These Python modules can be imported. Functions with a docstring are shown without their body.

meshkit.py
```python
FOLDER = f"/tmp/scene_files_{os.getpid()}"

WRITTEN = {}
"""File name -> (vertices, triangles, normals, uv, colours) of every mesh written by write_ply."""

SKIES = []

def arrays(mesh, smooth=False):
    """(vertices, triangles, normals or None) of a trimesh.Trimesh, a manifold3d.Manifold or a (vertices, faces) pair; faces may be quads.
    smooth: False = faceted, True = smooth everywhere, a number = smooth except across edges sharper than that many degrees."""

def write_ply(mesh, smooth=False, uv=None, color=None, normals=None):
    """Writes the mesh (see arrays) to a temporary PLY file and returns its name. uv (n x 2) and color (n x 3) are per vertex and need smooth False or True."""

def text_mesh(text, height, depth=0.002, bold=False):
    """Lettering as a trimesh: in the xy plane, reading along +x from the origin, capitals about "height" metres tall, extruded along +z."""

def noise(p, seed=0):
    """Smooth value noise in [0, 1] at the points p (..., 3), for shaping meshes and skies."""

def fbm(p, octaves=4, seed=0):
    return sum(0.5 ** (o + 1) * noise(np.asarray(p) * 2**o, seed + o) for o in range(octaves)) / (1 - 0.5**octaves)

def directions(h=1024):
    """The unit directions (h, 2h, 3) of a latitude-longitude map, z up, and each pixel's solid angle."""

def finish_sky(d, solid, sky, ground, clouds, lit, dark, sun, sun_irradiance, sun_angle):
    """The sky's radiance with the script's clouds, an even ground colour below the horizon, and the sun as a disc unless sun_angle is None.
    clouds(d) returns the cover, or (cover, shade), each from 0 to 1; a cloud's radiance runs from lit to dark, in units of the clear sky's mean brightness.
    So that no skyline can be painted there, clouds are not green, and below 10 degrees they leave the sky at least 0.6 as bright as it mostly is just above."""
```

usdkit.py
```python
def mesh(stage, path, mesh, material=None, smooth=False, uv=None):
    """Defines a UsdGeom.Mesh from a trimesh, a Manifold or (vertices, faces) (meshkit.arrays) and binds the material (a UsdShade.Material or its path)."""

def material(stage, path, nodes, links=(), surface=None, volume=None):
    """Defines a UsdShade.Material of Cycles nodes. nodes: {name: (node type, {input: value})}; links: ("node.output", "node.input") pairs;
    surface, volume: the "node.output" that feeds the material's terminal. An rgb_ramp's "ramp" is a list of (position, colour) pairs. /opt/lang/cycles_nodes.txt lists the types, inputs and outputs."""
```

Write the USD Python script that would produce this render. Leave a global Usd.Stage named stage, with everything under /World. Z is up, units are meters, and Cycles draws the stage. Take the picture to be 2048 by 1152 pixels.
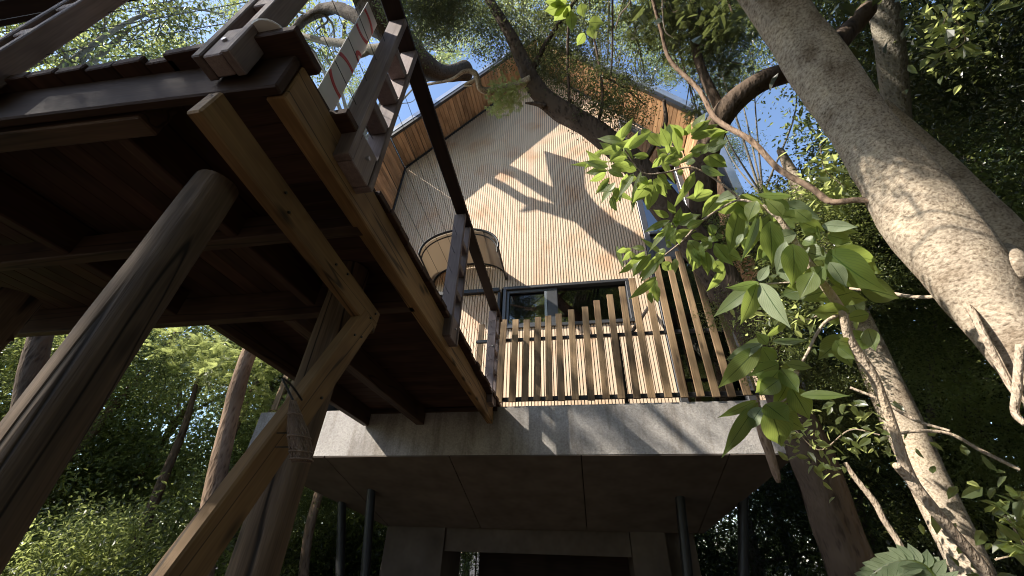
import math, random
import numpy as np, trimesh, manifold3d
import usdkit, meshkit
from pxr import Usd, UsdGeom, UsdLux, UsdShade, Gf, Sdf, Vt

stage = Usd.Stage.CreateInMemory()
UsdGeom.SetStageUpAxis(stage, "Z")
UsdGeom.SetStageMetersPerUnit(stage, 1.0)
UsdGeom.Xform.Define(stage, "/World")
UsdGeom.Scope.Define(stage, "/World/Looks")

# ------------------------------------------------------------------ camera, sky, sun
def nrm(v):
    v = np.array(v, float)
    return v / np.linalg.norm(v)

FPX = 770.0                                   # focal length in pixels of the 2048 px wide photograph
CZ = nrm([36, -1136, 770]); CY = nrm([156, 527, 770]); CY = nrm(CY - CZ * (CY @ CZ)); CX = np.cross(CY, CZ)
R = np.stack([CX, CY, CZ])                    # camera (x right, y down, z forward) -> world
EYE = np.array([0, 0, 1.6])
cam = UsdGeom.Camera.Define(stage, "/World/camera")
cam.CreateHorizontalApertureAttr(36.0)
cam.CreateVerticalApertureAttr(36.0 * 9 / 16)
cam.CreateFocalLengthAttr(36.0 * FPX / 2048)
cam.CreateClippingRangeAttr(Gf.Vec2f(0.02, 5000))
M = np.eye(4); M[:3, 0] = R @ [1, 0, 0]; M[:3, 1] = R @ [0, -1, 0]; M[:3, 2] = R @ [0, 0, -1]; M[:3, 3] = EYE
cam.AddTransformOp().Set(Gf.Matrix4d(*[float(x) for x in M.T.ravel()]))
EXPOSURE = 1.25
cam.CreateExposureAttr(EXPOSURE)

SUN = nrm([-1.78, -1.0, 1.727])
SKY_STRENGTH, SUN_INTENSITY = 0.15, 1.25
dome = UsdLux.DomeLight.Define(stage, "/World/sky")
dome.GetPrim().SetCustomDataByKey("kind", "structure")
sky_mat = usdkit.material(stage, "/World/Looks/sky", {
    "s": ("sky_texture", {"sky_type": "single_scattering", "sun_disc": False, "sun_elevation": float(math.asin(SUN[2])),
                          "sun_rotation": float(math.atan2(SUN[0], SUN[1])), "air_density": 1.0, "aerosol_density": 0.6, "ozone_density": 1.5}),
    "b": ("background_shader", {"strength": SKY_STRENGTH})}, [("s.color", "b.color")], surface="b.background")
UsdShade.MaterialBindingAPI.Apply(dome.GetPrim()).Bind(sky_mat)
sun = UsdLux.DistantLight.Define(stage, "/World/sun")
sun.CreateIntensityAttr(SUN_INTENSITY); sun.CreateAngleAttr(0.5); sun.CreateNormalizeAttr(True); sun.CreateColorAttr(Gf.Vec3f(1.0, 0.93, 0.82))
zz = SUN; xx = nrm(np.cross([0, 0, 1], zz)); yy = np.cross(zz, xx)
S = np.eye(4); S[:3, 0], S[:3, 1], S[:3, 2] = xx, yy, zz
sun.AddTransformOp().Set(Gf.Matrix4d(*[float(x) for x in S.T.ravel()]))

# ------------------------------------------------------------------ geometry of the place, measured
def ray(u, v): return R @ np.array([u - 1024.0, v - 576.0, FPX])
def onY(u, v, y): d = ray(u, v); return EYE + d * (y / d[1])
def onX(u, v, x): d = ray(u, v); return EYE + d * (x / d[0])
def onZ(u, v, z): d = ray(u, v); return EYE + d * ((z - EYE[2]) / d[2])
def at(u, v, t): return EYE + nrm(ray(u, v)) * t
def pxm(p, px): q = R.T @ (np.array(p) - EYE); return px * q[2] / FPX * (q[2] / np.linalg.norm(q)) ** 0.5   # metres that span px pixels at p
RNG = np.random.default_rng(7)
rnd = random.Random(11)

# ------------------------------------------------------------------ prim helpers
used = {}
def path_for(parent, name):
    base = (str(parent.GetPath()) if parent is not None else "/World") + "/" + name
    k = used.get(base, -1) + 1
    used[base] = k
    return base if k == 0 else f"{base}_{k:03d}"
def tag(p, label=None, category=None, group=None, kind=None):
    for k, v in (("label", label), ("category", category), ("group", group), ("kind", kind)):
        if v: p.SetCustomDataByKey(k, v)
    return p
def thing(name, label, category, group=None, loc=(0, 0, 0)):
    x = UsdGeom.Xform.Define(stage, path_for(None, name))
    x.AddTranslateOp().Set(Gf.Vec3d(*map(float, loc)))
    return tag(x.GetPrim(), label, category, group)
def sub(name, parent):
    return UsdGeom.Xform.Define(stage, path_for(parent, name)).GetPrim()
def setm(prim, m):
    UsdGeom.Xformable(prim).AddTransformOp().Set(Gf.Matrix4d(*[float(x) for x in np.asarray(m, float).T.ravel()]))
def part(name, mesh, mat, parent=None, smooth=False, m=None, uv=None, label=None, kind=None, category=None, group=None):
    p = usdkit.mesh(stage, path_for(parent, name), mesh, mat, smooth=smooth, uv=uv).GetPrim()
    if m is not None: setm(p, m)
    return tag(p, label, category, group, kind)

def cbox(lx, ly, lz, c=0.006):
    """A box with chamfered edges, centred on the origin."""
    c = min(c, lx * .3, ly * .3, lz * .3)
    h = np.array([lx, ly, lz]) / 2
    pts = []
    for sx in (-1, 1):
        for sy in (-1, 1):
            for sz in (-1, 1):
                for a in range(3):
                    q = np.array([sx, sy, sz]) * h
                    for b in range(3):
                        if b != a: q[b] -= [sx, sy, sz][b] * c
                    pts.append(q)
    return manifold3d.Manifold.hull_points(np.array(pts))
def bbox(x0, x1, y0, y1, z0, z1):
    m = trimesh.creation.box([abs(x1 - x0), abs(y1 - y0), abs(z1 - z0)])
    m.apply_translation([(x0 + x1) / 2, (y0 + y1) / 2, (z0 + z1) / 2])
    return m
def frame_of(a, b, up=(0, 0, 1)):
    a, b = np.array(a, float), np.array(b, float)
    x = nrm(b - a); up = np.array(up, float)
    if abs(x @ up) > .98: up = np.array([0, 1.0, 0])
    z = nrm(up - x * (x @ up)); y = np.cross(z, x)
    m = np.eye(4); m[:3, 0], m[:3, 1], m[:3, 2], m[:3, 3] = x, y, z, (a + b) / 2
    return m, np.linalg.norm(b - a)
def beam(name, a, b, w, h, mat, parent, up=(0, 0, 1), c=0.006, **k):
    """Timber from a to b, w across, h along up; its grain runs along it."""
    m, L = frame_of(a, b, up)
    return part(name, cbox(L, w, h, c), mat, parent, m=m, **k)

def catmull(P, n):
    P = np.array(P, float)
    P = np.vstack([2 * P[0] - P[1], P, 2 * P[-1] - P[-2]])
    out = []
    for i in range(1, len(P) - 2):
        for t in np.linspace(0, 1, n, endpoint=False):
            a, b, c, d = P[i - 1:i + 3]
            out.append(.5 * ((2 * b) + (c - a) * t + (2 * a - 5 * b + 4 * c - d) * t * t + (3 * b - a - 3 * c + d) * t ** 3))
    out.append(P[-2])
    return np.array(out)
def limb(pts, rad, n=8, sides=12, bump=0.12, seed=0, freq=3.0, cap=True, knots=()):
    """A tapering, lumpy tube through pts with radii rad: (vertices, faces), uv along."""
    C = catmull(np.column_stack([np.array(pts, float), rad]), n)
    P, r = C[:, :3], C[:, 3]
    T = np.gradient(P, axis=0); T /= np.linalg.norm(T, axis=1)[:, None]
    ref = np.array([0, 0, 1.0]) if abs(T[0] @ [0, 0, 1]) < .9 else np.array([1.0, 0, 0])
    N = nrm(np.cross(T[0], ref)); V = []
    ang = np.linspace(0, 2 * math.pi, sides, endpoint=False)
    s = np.concatenate([[0], np.cumsum(np.linalg.norm(np.diff(P, axis=0), axis=1))])
    for i in range(len(P)):
        N = nrm(N - T[i] * (N @ T[i])); B = np.cross(T[i], N)
        ring = P[i] + np.outer(np.cos(ang), N) * r[i] + np.outer(np.sin(ang), B) * r[i]
        if bump:
            q = ring * freq + seed * 7.3
            d = (meshkit.fbm(q, 3, seed) - .5) * 2 * bump + (meshkit.noise(np.column_stack([np.cos(ang) * 1.6, np.sin(ang) * 1.6, np.full(sides, s[i] * .8)]) + seed * 3.1, seed) - .5) * bump * 1.6
            ring = ring + (ring - P[i]) * d[:, None]
        V.append(ring)
    V = np.vstack(V); F = []
    k = len(P)
    for i in range(k - 1):
        for j in range(sides):
            a, b = i * sides + j, i * sides + (j + 1) % sides
            F += [[a, b, b + sides], [a, b + sides, a + sides]]
    if cap:
        for i, c in ((0, P[0]), (k - 1, P[-1])):
            V = np.vstack([V, c]); ci = len(V) - 1
            for j in range(sides):
                a, b = i * sides + j, i * sides + (j + 1) % sides
                F.append([ci, b, a] if i == 0 else [ci, a, b])
    return V, np.array(F)
def join(ms):
    V, F, n = [], [], 0
    for v, f in ms:
        V.append(v); F.append(np.asarray(f) + n); n += len(v)
    return np.vstack(V), np.vstack(F)

# ------------------------------------------------------------------ materials
L = "/World/Looks/"
def wood(name, dark, light, scale=(1.2, 16, 16), rough=.7, bump=.25, stain_shadow=1.0, spec=.3, cracks=0., knots=0., island=0., stain_shadow_tones=((.5, .46, .43), (1.12, 1.07, 1.0))):
    """Timber: grain along local x, tone shifted from piece to piece; drying cracks, knots, staining and painted leaf shadow where asked."""
    nodes = {
        "tc": ("texture_coordinate", {}), "oi": ("object_info", {}), "ge": ("geometry", {}),
        "off": ("vector_math", {"math_type": "scale", "vector1": (7.1, 13.7, 5.3)}), "sh": ("vector_math", {"math_type": "add"}),
        "mp": ("mapping", {"scale": scale}),
        "n1": ("noise_texture", {"scale": 2.2, "detail": 5, "roughness": .65, "distortion": .4}),
        "mp2": ("mapping", {"scale": (scale[0] * 2.5, scale[1] * 5, scale[2] * 5)}),
        "n2": ("noise_texture", {"scale": 3.0, "detail": 3, "roughness": .6}),
        "n3": ("noise_texture", {"scale": 1.7, "detail": 3}),
        "mx": ("mix_float", {"fac": .4}),
        "rp": ("rgb_ramp", {"ramp": [(.25, dark), (.5, tuple((a + b) / 2 for a, b in zip(dark, light))), (.72, light)]}),
        "st": ("rgb_ramp", {"ramp": [(.3, stain_shadow_tones[0]), (.5, (1, 1, 1)), (.75, stain_shadow_tones[1])]}),
        "mul": ("mix", {"mix_type": "multiply", "fac": stain_shadow}),
        "vr": ("map_range", {"from_min": 0, "from_max": 1, "to_min": .70, "to_max": 1.24}),
        "hv": ("hsv", {}), "bp": ("bump", {"strength": bump, "distance": .006}),
        "mp3": ("mapping", {"scale": (.5, scale[1] * 1.1, scale[2] * 1.1)}), "nc": ("noise_texture", {"scale": .8, "detail": 1.5, "roughness": .4}),
        "c1": ("math", {"math_type": "subtract", "value2": .5}), "c2": ("math", {"math_type": "absolute"}),
        "c3": ("map_range", {"from_min": .004, "from_max": .018, "to_min": 1 - cracks, "to_max": 1.0, "clamp": True}),
        "mp4": ("mapping", {"scale": (2.6, 9, 9)}), "vk": ("voronoi_texture", {"scale": 1.0, "feature": "f1", "randomness": 1.0}),
        "k1": ("map_range", {"from_min": .08, "from_max": .20, "to_min": 1 - knots, "to_max": 1.0, "clamp": True}),
        "ck": ("math", {"math_type": "multiply"}), "cm": ("mix", {"mix_type": "multiply", "fac": 1.0}), "cc": ("combine_color", {}),
        "ir": ("map_range", {"to_min": 1 - island, "to_max": 1 + island}), "iv": ("math", {"math_type": "multiply"}),
        "bh": ("math", {"math_type": "multiply"}),
        "p": ("principled_bsdf", {"roughness": rough, "specular_ior_level": spec})}
    links = [("oi.random", "off.scale"), ("tc.object", "sh.vector1"), ("off.vector", "sh.vector2"), ("sh.vector", "mp.vector"), ("mp.vector", "n1.vector"),
             ("sh.vector", "mp2.vector"), ("mp2.vector", "n2.vector"), ("sh.vector", "n3.vector"), ("n1.fac", "mx.a"), ("n2.fac", "mx.b"), ("mx.result", "rp.fac"),
             ("n3.fac", "st.fac"), ("rp.color", "mul.color1"), ("st.color", "mul.color2"), ("oi.random", "vr.value"), ("ge.random_per_island", "ir.value"), ("vr.result", "iv.value1"), ("ir.result", "iv.value2"), ("iv.value", "hv.value"), ("mul.color", "hv.color"),
             ("sh.vector", "mp3.vector"), ("mp3.vector", "nc.vector"), ("nc.fac", "c1.value1"), ("c1.value", "c2.value1"), ("c2.value", "c3.value"),
             ("sh.vector", "mp4.vector"), ("mp4.vector", "vk.vector"), ("vk.distance", "k1.value"), ("c3.result", "ck.value1"), ("k1.result", "ck.value2"),
             ("ck.value", "cc.r"), ("ck.value", "cc.g"), ("ck.value", "cc.b"), ("hv.color", "cm.color1"), ("cc.color", "cm.color2"), ("cm.color", "p.base_color"),
             ("mx.result", "bh.value1"), ("ck.value", "bh.value2"), ("bh.value", "bp.height"), ("bp.normal", "p.normal")]
    return usdkit.material(stage, L + name, nodes, links, surface="p.BSDF")
def plain(name, col, rough=.5, metallic=0., noise=.0, nscale=8., bump=0., spec=.5, **kw):
    nodes = {"g": ("geometry", {}), "n": ("noise_texture", {"scale": nscale, "detail": 6, "roughness": .65}),
             "rp": ("rgb_ramp", {"ramp": [(.25, tuple(c * (1 - noise) for c in col)), (.75, tuple(c * (1 + noise) for c in col))]}),
             "bp": ("bump", {"strength": bump, "distance": .01}),
             "p": ("principled_bsdf", {"roughness": rough, "metallic": metallic, "specular_ior_level": spec, **kw})}
    links = [("g.position", "n.vector"), ("n.fac", "rp.fac"), ("rp.color", "p.base_color"), ("n.fac", "bp.height"), ("bp.normal", "p.normal")]
    return usdkit.material(stage, L + name, nodes, links, surface="p.BSDF")
def bark(name, dark, mid, light, vscale=14., stretch=(1, 1, .45), bump=.8, spots=True, stops=(.22, .42, .65)):
    nodes = {"g": ("geometry", {}), "mp": ("mapping", {"scale": stretch}),
             "n": ("noise_texture", {"scale": vscale, "detail": 8, "roughness": .7, "distortion": .6}),
             "v": ("voronoi_texture", {"scale": vscale * 3.2, "feature": "f1", "detail": 2}),
             "nb": ("noise_texture", {"scale": 1.6, "detail": 4}),
             "m1": ("mix_float", {"fac": .45}),
             "rp": ("rgb_ramp", {"ramp": [(stops[0], dark), (stops[1], mid), (stops[2], light)]}),
             "r2": ("rgb_ramp", {"ramp": [(.3, (.6, .58, .56)), (.55, (1, 1, 1)), (.72, (1.12, 1.08, .98))]}),
             "mul": ("mix", {"mix_type": "multiply", "fac": 1.0}), "bp": ("bump", {"strength": bump, "distance": .02}),
             "p": ("principled_bsdf", {"roughness": .9, "specular_ior_level": .15})}
    links = [("g.position", "mp.vector"), ("mp.vector", "n.vector"), ("mp.vector", "v.vector"), ("g.position", "nb.vector"), ("n.fac", "m1.a"), ("v.distance", "m1.b"),
             ("m1.result", "rp.fac"), ("nb.fac", "r2.fac"), ("rp.color", "mul.color1"), ("r2.color", "mul.color2"), ("mul.color", "p.base_color"), ("m1.result", "bp.height"), ("bp.normal", "p.normal")]
    return usdkit.material(stage, L + name, nodes, links, surface="p.BSDF")
def leafmat(name, c0, c1, c2, trans=.4, tcol=(.32, .5, .05), rough=.45, veins=False, spec=.4):
    """Leaves: tone varies from leaf to leaf; light passes through."""
    nodes = {"g": ("geometry", {}), "oi": ("object_info", {}), "r": ("rgb_ramp", {"ramp": [(0, c0), (.55, c1), (1, c2)]}),
             "p": ("principled_bsdf", {"roughness": rough, "specular_ior_level": spec}), "t": ("translucent_bsdf", {"color": tcol}), "m": ("mix_closure", {"fac": trans})}
    links = [("g.random_per_island", "r.fac"), ("r.color", "p.base_color"), ("p.BSDF", "m.closure1"), ("t.BSDF", "m.closure2")]
    if veins:
        nodes.update({"uv": ("uvmap", {"attribute": "st"}), "sx": ("separate_xyz", {}), "ab": ("math", {"math_type": "absolute"}),
                      "c1": ("math", {"math_type": "multiply_add", "value2": -.55}), "wv": ("math", {"math_type": "multiply", "value2": 62.0}), "sn": ("math", {"math_type": "sine"}),
                      "vr": ("map_range", {"from_min": .86, "from_max": 1.0, "to_min": 0, "to_max": .55, "clamp": True}),
                      "mr": ("map_range", {"from_min": .02, "from_max": .06, "to_min": 1.0, "to_max": 0.0, "clamp": True}),
                      "mxv": ("math", {"math_type": "maximum"}), "vc": ("mix", {"mix_type": "mix", "color2": (.03, .07, .012)}), "tm": ("mix", {"mix_type": "mix", "color1": tcol, "color2": tuple(x * .35 for x in tcol)}),
                      "n": ("noise_texture", {"scale": 9., "detail": 3}), "nr": ("map_range", {"to_min": .75, "to_max": 1.25}), "hv": ("hsv", {}),
                      "bp": ("bump", {"strength": .35, "distance": .004})})
        links = [("uv.UV", "sx.vector"), ("sx.x", "ab.value1"), ("ab.value", "c1.value1"), ("sx.y", "c1.value3"), ("c1.value", "wv.value1"), ("wv.value", "sn.value1"), ("sn.value", "vr.value"),
                 ("ab.value", "mr.value"), ("vr.result", "mxv.value1"), ("mr.result", "mxv.value2"), ("oi.random", "r.fac"), ("r.color", "hv.color"), ("uv.UV", "n.vector"), ("n.fac", "nr.value"), ("nr.result", "hv.value"),
                 ("hv.color", "vc.color1"), ("mxv.value", "vc.fac"), ("vc.color", "p.base_color"), ("mxv.value", "tm.fac"), ("tm.color", "t.color"), ("mxv.value", "bp.height"), ("bp.normal", "p.normal"),
                 ("p.BSDF", "m.closure1"), ("t.BSDF", "m.closure2")]
    return usdkit.material(stage, L + name, nodes, links, surface="m.closure")

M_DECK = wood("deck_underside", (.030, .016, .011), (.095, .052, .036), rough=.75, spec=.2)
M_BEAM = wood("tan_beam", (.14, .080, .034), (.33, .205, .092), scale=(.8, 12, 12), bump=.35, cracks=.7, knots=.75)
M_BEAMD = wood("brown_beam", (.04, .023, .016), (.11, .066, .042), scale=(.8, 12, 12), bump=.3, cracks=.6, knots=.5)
M_POST = wood("weathered_slat", (.13, .10, .10), (.30, .245, .235), scale=(1.0, 14, 14), bump=.4)
M_RAIL = wood("dark_handrail", (.018, .012, .01), (.05, .032, .025), spec=.2)
M_LOG = wood("weathered_log", (.036, .024, .016), (.215, .15, .098), scale=(.55, 9, 9), bump=.8, rough=.85, cracks=.85, knots=.5)
M_PICKET = wood("picket_wood", (.14, .09, .045), (.36, .245, .135), scale=(.9, 14, 14), bump=.3, cracks=.4, knots=.55)
M_CLAD = wood("pale_cladding", (.58, .43, .30), (.80, .635, .47), scale=(.35, 9, 9), rough=.6, bump=.12, stain_shadow=.75, island=.14, stain_shadow_tones=((.86, .66, .52), (1.0, .99, .97)))  # reddish patches painted in place of soft shadows from far leaves
M_SOFFIT = wood("cedar_soffit", (.33, .18, .085), (.56, .34, .18), scale=(.6, 11, 11), rough=.5, bump=.1)
M_BLACK = plain("black_steel", (.012, .012, .013), rough=.45, noise=.25, nscale=20)
M_FRAME = plain("grey_aluminium", (.10, .10, .105), rough=.35, metallic=.6, noise=.15)
M_SILVER = plain("silver_flashing", (.45, .47, .50), rough=.3, metallic=.85, noise=.15, nscale=6)
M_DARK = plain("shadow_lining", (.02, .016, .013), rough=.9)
M_CONC = usdkit.material(stage, L + "rendered_concrete", {"g": ("geometry", {}), "n": ("noise_texture", {"scale": 55, "detail": 6, "roughness": .7}), "mp": ("mapping", {"scale": (7, 7, .9)}), "dr": ("noise_texture", {"scale": 1.0, "detail": 5, "roughness": .65}),
    "bl": ("noise_texture", {"scale": 1.3, "detail": 5}), "rp": ("rgb_ramp", {"ramp": [(.3, (.34, .32, .305)), (.7, (.58, .55, .52))]}), "r2": ("rgb_ramp", {"ramp": [(.36, (.62, .59, .55)), (.52, (1, 1, 1))]}), "r3": ("rgb_ramp", {"ramp": [(.3, (.72, .7, .68)), (.6, (1.05, 1.04, 1.02))]}),
    "m1": ("mix", {"mix_type": "multiply", "fac": .8}), "m2": ("mix", {"mix_type": "multiply", "fac": 1.0}), "bp": ("bump", {"strength": .8, "distance": .008}), "p": ("principled_bsdf", {"roughness": .92, "specular_ior_level": .15})},
    [("g.position", "n.vector"), ("g.position", "mp.vector"), ("mp.vector", "dr.vector"), ("g.position", "bl.vector"), ("n.fac", "rp.fac"), ("dr.fac", "r2.fac"), ("bl.fac", "r3.fac"), ("rp.color", "m1.color1"), ("r2.color", "m1.color2"), ("m1.color", "m2.color1"), ("r3.color", "m2.color2"), ("m2.color", "p.base_color"), ("n.fac", "bp.height"), ("bp.normal", "p.normal")], surface="p.BSDF")
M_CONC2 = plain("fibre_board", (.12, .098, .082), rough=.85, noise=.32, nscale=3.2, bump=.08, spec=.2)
M_ROOF = plain("dark_roof_metal", (.05, .055, .06), rough=.45, metallic=.4, noise=.2)
M_SIGNW = plain("white_board", (.72, .70, .68), rough=.4, noise=.08)
M_SIGNR = plain("red_print", (.55, .06, .05), rough=.4, noise=.15)
M_DISC = plain("frosted_plate", (.75, .75, .73), rough=.3, noise=.05)
M_WIRE = plain("steel_cable", (.05, .05, .05), rough=.4, metallic=.7)
M_RUST = plain("rusty_mesh", (.20, .145, .11), rough=.8, noise=.4, nscale=40)
M_BULB = plain("clear_bulb", (.7, .68, .6), rough=.15)
M_EARTH = plain("leaf_litter", (.034, .023, .015), rough=.95, noise=.5, nscale=3, bump=.8)  # tone lowered in place of tree shade on the floor
M_GLASS = usdkit.material(stage, L + "window_glass", {
    "f": ("fresnel", {"IOR": 2.5}), "t": ("transparent_bsdf", {"color": (.35, .37, .36)}), "g": ("glossy_bsdf", {"roughness": .01, "color": (.95, .97, 1)}), "m": ("mix_closure", {})},
    [("f.fac", "m.fac"), ("t.BSDF", "m.closure1"), ("g.BSDF", "m.closure2")], surface="m.closure")
M_POLY = usdkit.material(stage, L + "bronze_polycarbonate", {
    "p": ("principled_bsdf", {"base_color": (.36, .31, .27), "roughness": .10, "specular_ior_level": .6}), "t": ("translucent_bsdf", {"color": (.52, .45, .36)}), "m": ("mix_closure", {"fac": .42})},
    [("p.BSDF", "m.closure1"), ("t.BSDF", "m.closure2")], surface="m.closure")
M_BARK_PALE = usdkit.material(stage, L + "pale_flaky_bark", {"g": ("geometry", {}), "mp": ("mapping", {"rotation": (.5, .5, .3), "scale": (1, .55, 1)}),
    "n": ("noise_texture", {"scale": 85, "detail": 5, "roughness": .7, "distortion": .3}), "nl": ("noise_texture", {"scale": 5, "detail": 5, "roughness": .6}),
    "rp": ("rgb_ramp", {"ramp": [(.31, (.11, .085, .064)), (.42, (.28, .23, .178)), (.54, (.44, .375, .30)), (.72, (.58, .505, .41))]}),
    "r2": ("rgb_ramp", {"ramp": [(.32, (.50, .45, .40)), (.48, (.9, .88, .85)), (.66, (1.14, 1.10, 1.02))]}), "mul": ("mix", {"mix_type": "multiply", "fac": 1.0}),
    "bp": ("bump", {"strength": .7, "distance": .006}), "b2": ("bump", {"strength": .3, "distance": .03}), "p": ("principled_bsdf", {"roughness": .95, "specular_ior_level": .1})},
    [("g.position", "mp.vector"), ("mp.vector", "n.vector"), ("g.position", "nl.vector"), ("n.fac", "rp.fac"), ("nl.fac", "r2.fac"), ("rp.color", "mul.color1"), ("r2.color", "mul.color2"), ("mul.color", "p.base_color"),
     ("nl.fac", "b2.height"), ("b2.normal", "bp.normal"), ("n.fac", "bp.height"), ("bp.normal", "p.normal")], surface="p.BSDF")
M_BARK_DARK = bark("dark_bark", (.010, .008, .006), (.042, .030, .023), (.11, .08, .06), vscale=7, stretch=(1, 1, .3), bump=1.0)  # dark bark, deepened in place of leaf shade on the leaning trunk
M_BARK_SHADED = bark("shade_darkened_bark", (.006, .005, .004), (.022, .017, .013), (.065, .050, .038), vscale=9, bump=1.0)  # bark colour darkened in place of the shaded underside of the limb
M_BARK_GREY = bark("grey_bark", (.022, .018, .015), (.085, .072, .058), (.20, .18, .145), vscale=13, bump=1.0)
M_BARK_RED = bark("brown_bark", (.03, .02, .014), (.12, .078, .054), (.25, .175, .125), vscale=9, stretch=(1, 1, .25))
M_STEM = bark("thin_stem_bark", (.12, .085, .06), (.30, .225, .165), (.42, .34, .26), vscale=22)
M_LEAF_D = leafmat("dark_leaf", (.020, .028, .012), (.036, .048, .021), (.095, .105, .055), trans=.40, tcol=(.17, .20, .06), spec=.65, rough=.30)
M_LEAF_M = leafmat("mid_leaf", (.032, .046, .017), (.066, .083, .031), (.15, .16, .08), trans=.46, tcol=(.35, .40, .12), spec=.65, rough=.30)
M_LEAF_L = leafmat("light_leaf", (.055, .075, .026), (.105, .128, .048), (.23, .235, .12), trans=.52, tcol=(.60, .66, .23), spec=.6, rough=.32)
M_BIG = leafmat("broad_leaf", (.040, .064, .016), (.090, .126, .032), (.165, .20, .065), trans=.48, tcol=(.45, .56, .12), veins=True, rough=.40)
M_BIGP = leafmat("pale_leaf_back", (.16, .20, .11), (.22, .26, .15), (.26, .30, .18), trans=.3, tcol=(.3, .42, .1), veins=True, rough=.5)

# ------------------------------------------------------------------ ground
g = trimesh.creation.box([2, 2, 2])
n_ = 61
gx, gy = np.meshgrid(np.linspace(-1, 1, n_), np.linspace(-1, 1, n_))
gx = np.sign(gx) * np.abs(gx) ** 2.2 * 160; gy = np.sign(gy) * np.abs(gy) ** 2.2 * 160
gz = (meshkit.fbm(np.stack([gx * .25, gy * .25, gx * 0], -1), 4, 3) - .5) * .5 * np.clip(np.hypot(gx, gy) / 6, .15, 1)
V = np.stack([gx, gy, gz], -1).reshape(-1, 3)
I = np.arange(n_ * n_).reshape(n_, n_)
F = np.stack([I[:-1, :-1], I[:-1, 1:], I[1:, 1:], I[1:, :-1]], -1).reshape(-1, 4)
part("ground", (V, F), M_EARTH, smooth=True, kind="structure", label="brown forest floor strewn with leaf litter", category="ground")

# ------------------------------------------------------------------ house
YF, YO, YB = 5.35, 4.53, 11.0                       # facade, roof edge, back
FLOOR = 3.03
PROFILE = [(-3.68, FLOOR), (-3.62, 8.92), (-.40, 12.40), (2.44, 8.34), (2.44, FLOOR)]   # inside line of roof and side walls, in x and z
def roof_z(x):
    for (x0, z0), (x1, z1) in zip(PROFILE[1:3], PROFILE[2:4]):
        if x0 <= x <= x1: return z0 + (z1 - z0) * (x - x0) / (x1 - x0)
    return FLOOR
house = thing("timber_house", "tall gabled timber house with pale vertical cladding on a concrete base", "house")
OPEN = [(-1.14, .93, 4.50, 5.30), (1.37, 2.20, 3.05, 9.62), (-2.42, -1.22, FLOOR, 5.27)]
# cladding: narrow battens with dark gaps before a dark lining
bat = []
pitch = .046
x = -3.60
while x < 2.40:
    top = min(roof_z(x), roof_z(x + .0335)) - .035
    segs = [(FLOOR + .01, top)]
    for (a, b, c, d) in OPEN[:2]:
        if a - .03 < x < b:
            if a > 1: d = min(d, roof_z(x) - .18)
            segs = [s for s0 in segs for s in ((s0[0], min(s0[1], c)), (max(s0[0], d), s0[1])) if s[1] - s[0] > .02]
    a, b, c, d = OPEN[2]
    if a - .03 < x < b: segs = [s for s0 in segs for s in ((s0[0], 5.20), (5.27, s0[1])) if s[1] > s[0]]
    y0 = YF + rnd.uniform(0, .003)
    for s in segs: bat.append(bbox(x, x + .0335, y0, YF + .035, s[0], s[1]))
    x += pitch
bm = trimesh.util.concatenate(bat)
rot = np.array([[0, 0, 1, 0], [1, 0, 0, 0], [0, 1, 0, 0], [0, 0, 0, 1.0]])     # world -> local with z along local x, so that the grain runs up
bm.apply_transform(rot)
part("cladding", bm, M_CLAD, house, m=np.linalg.inv(rot), kind="stuff", label="pale narrow vertical battens")
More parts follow.
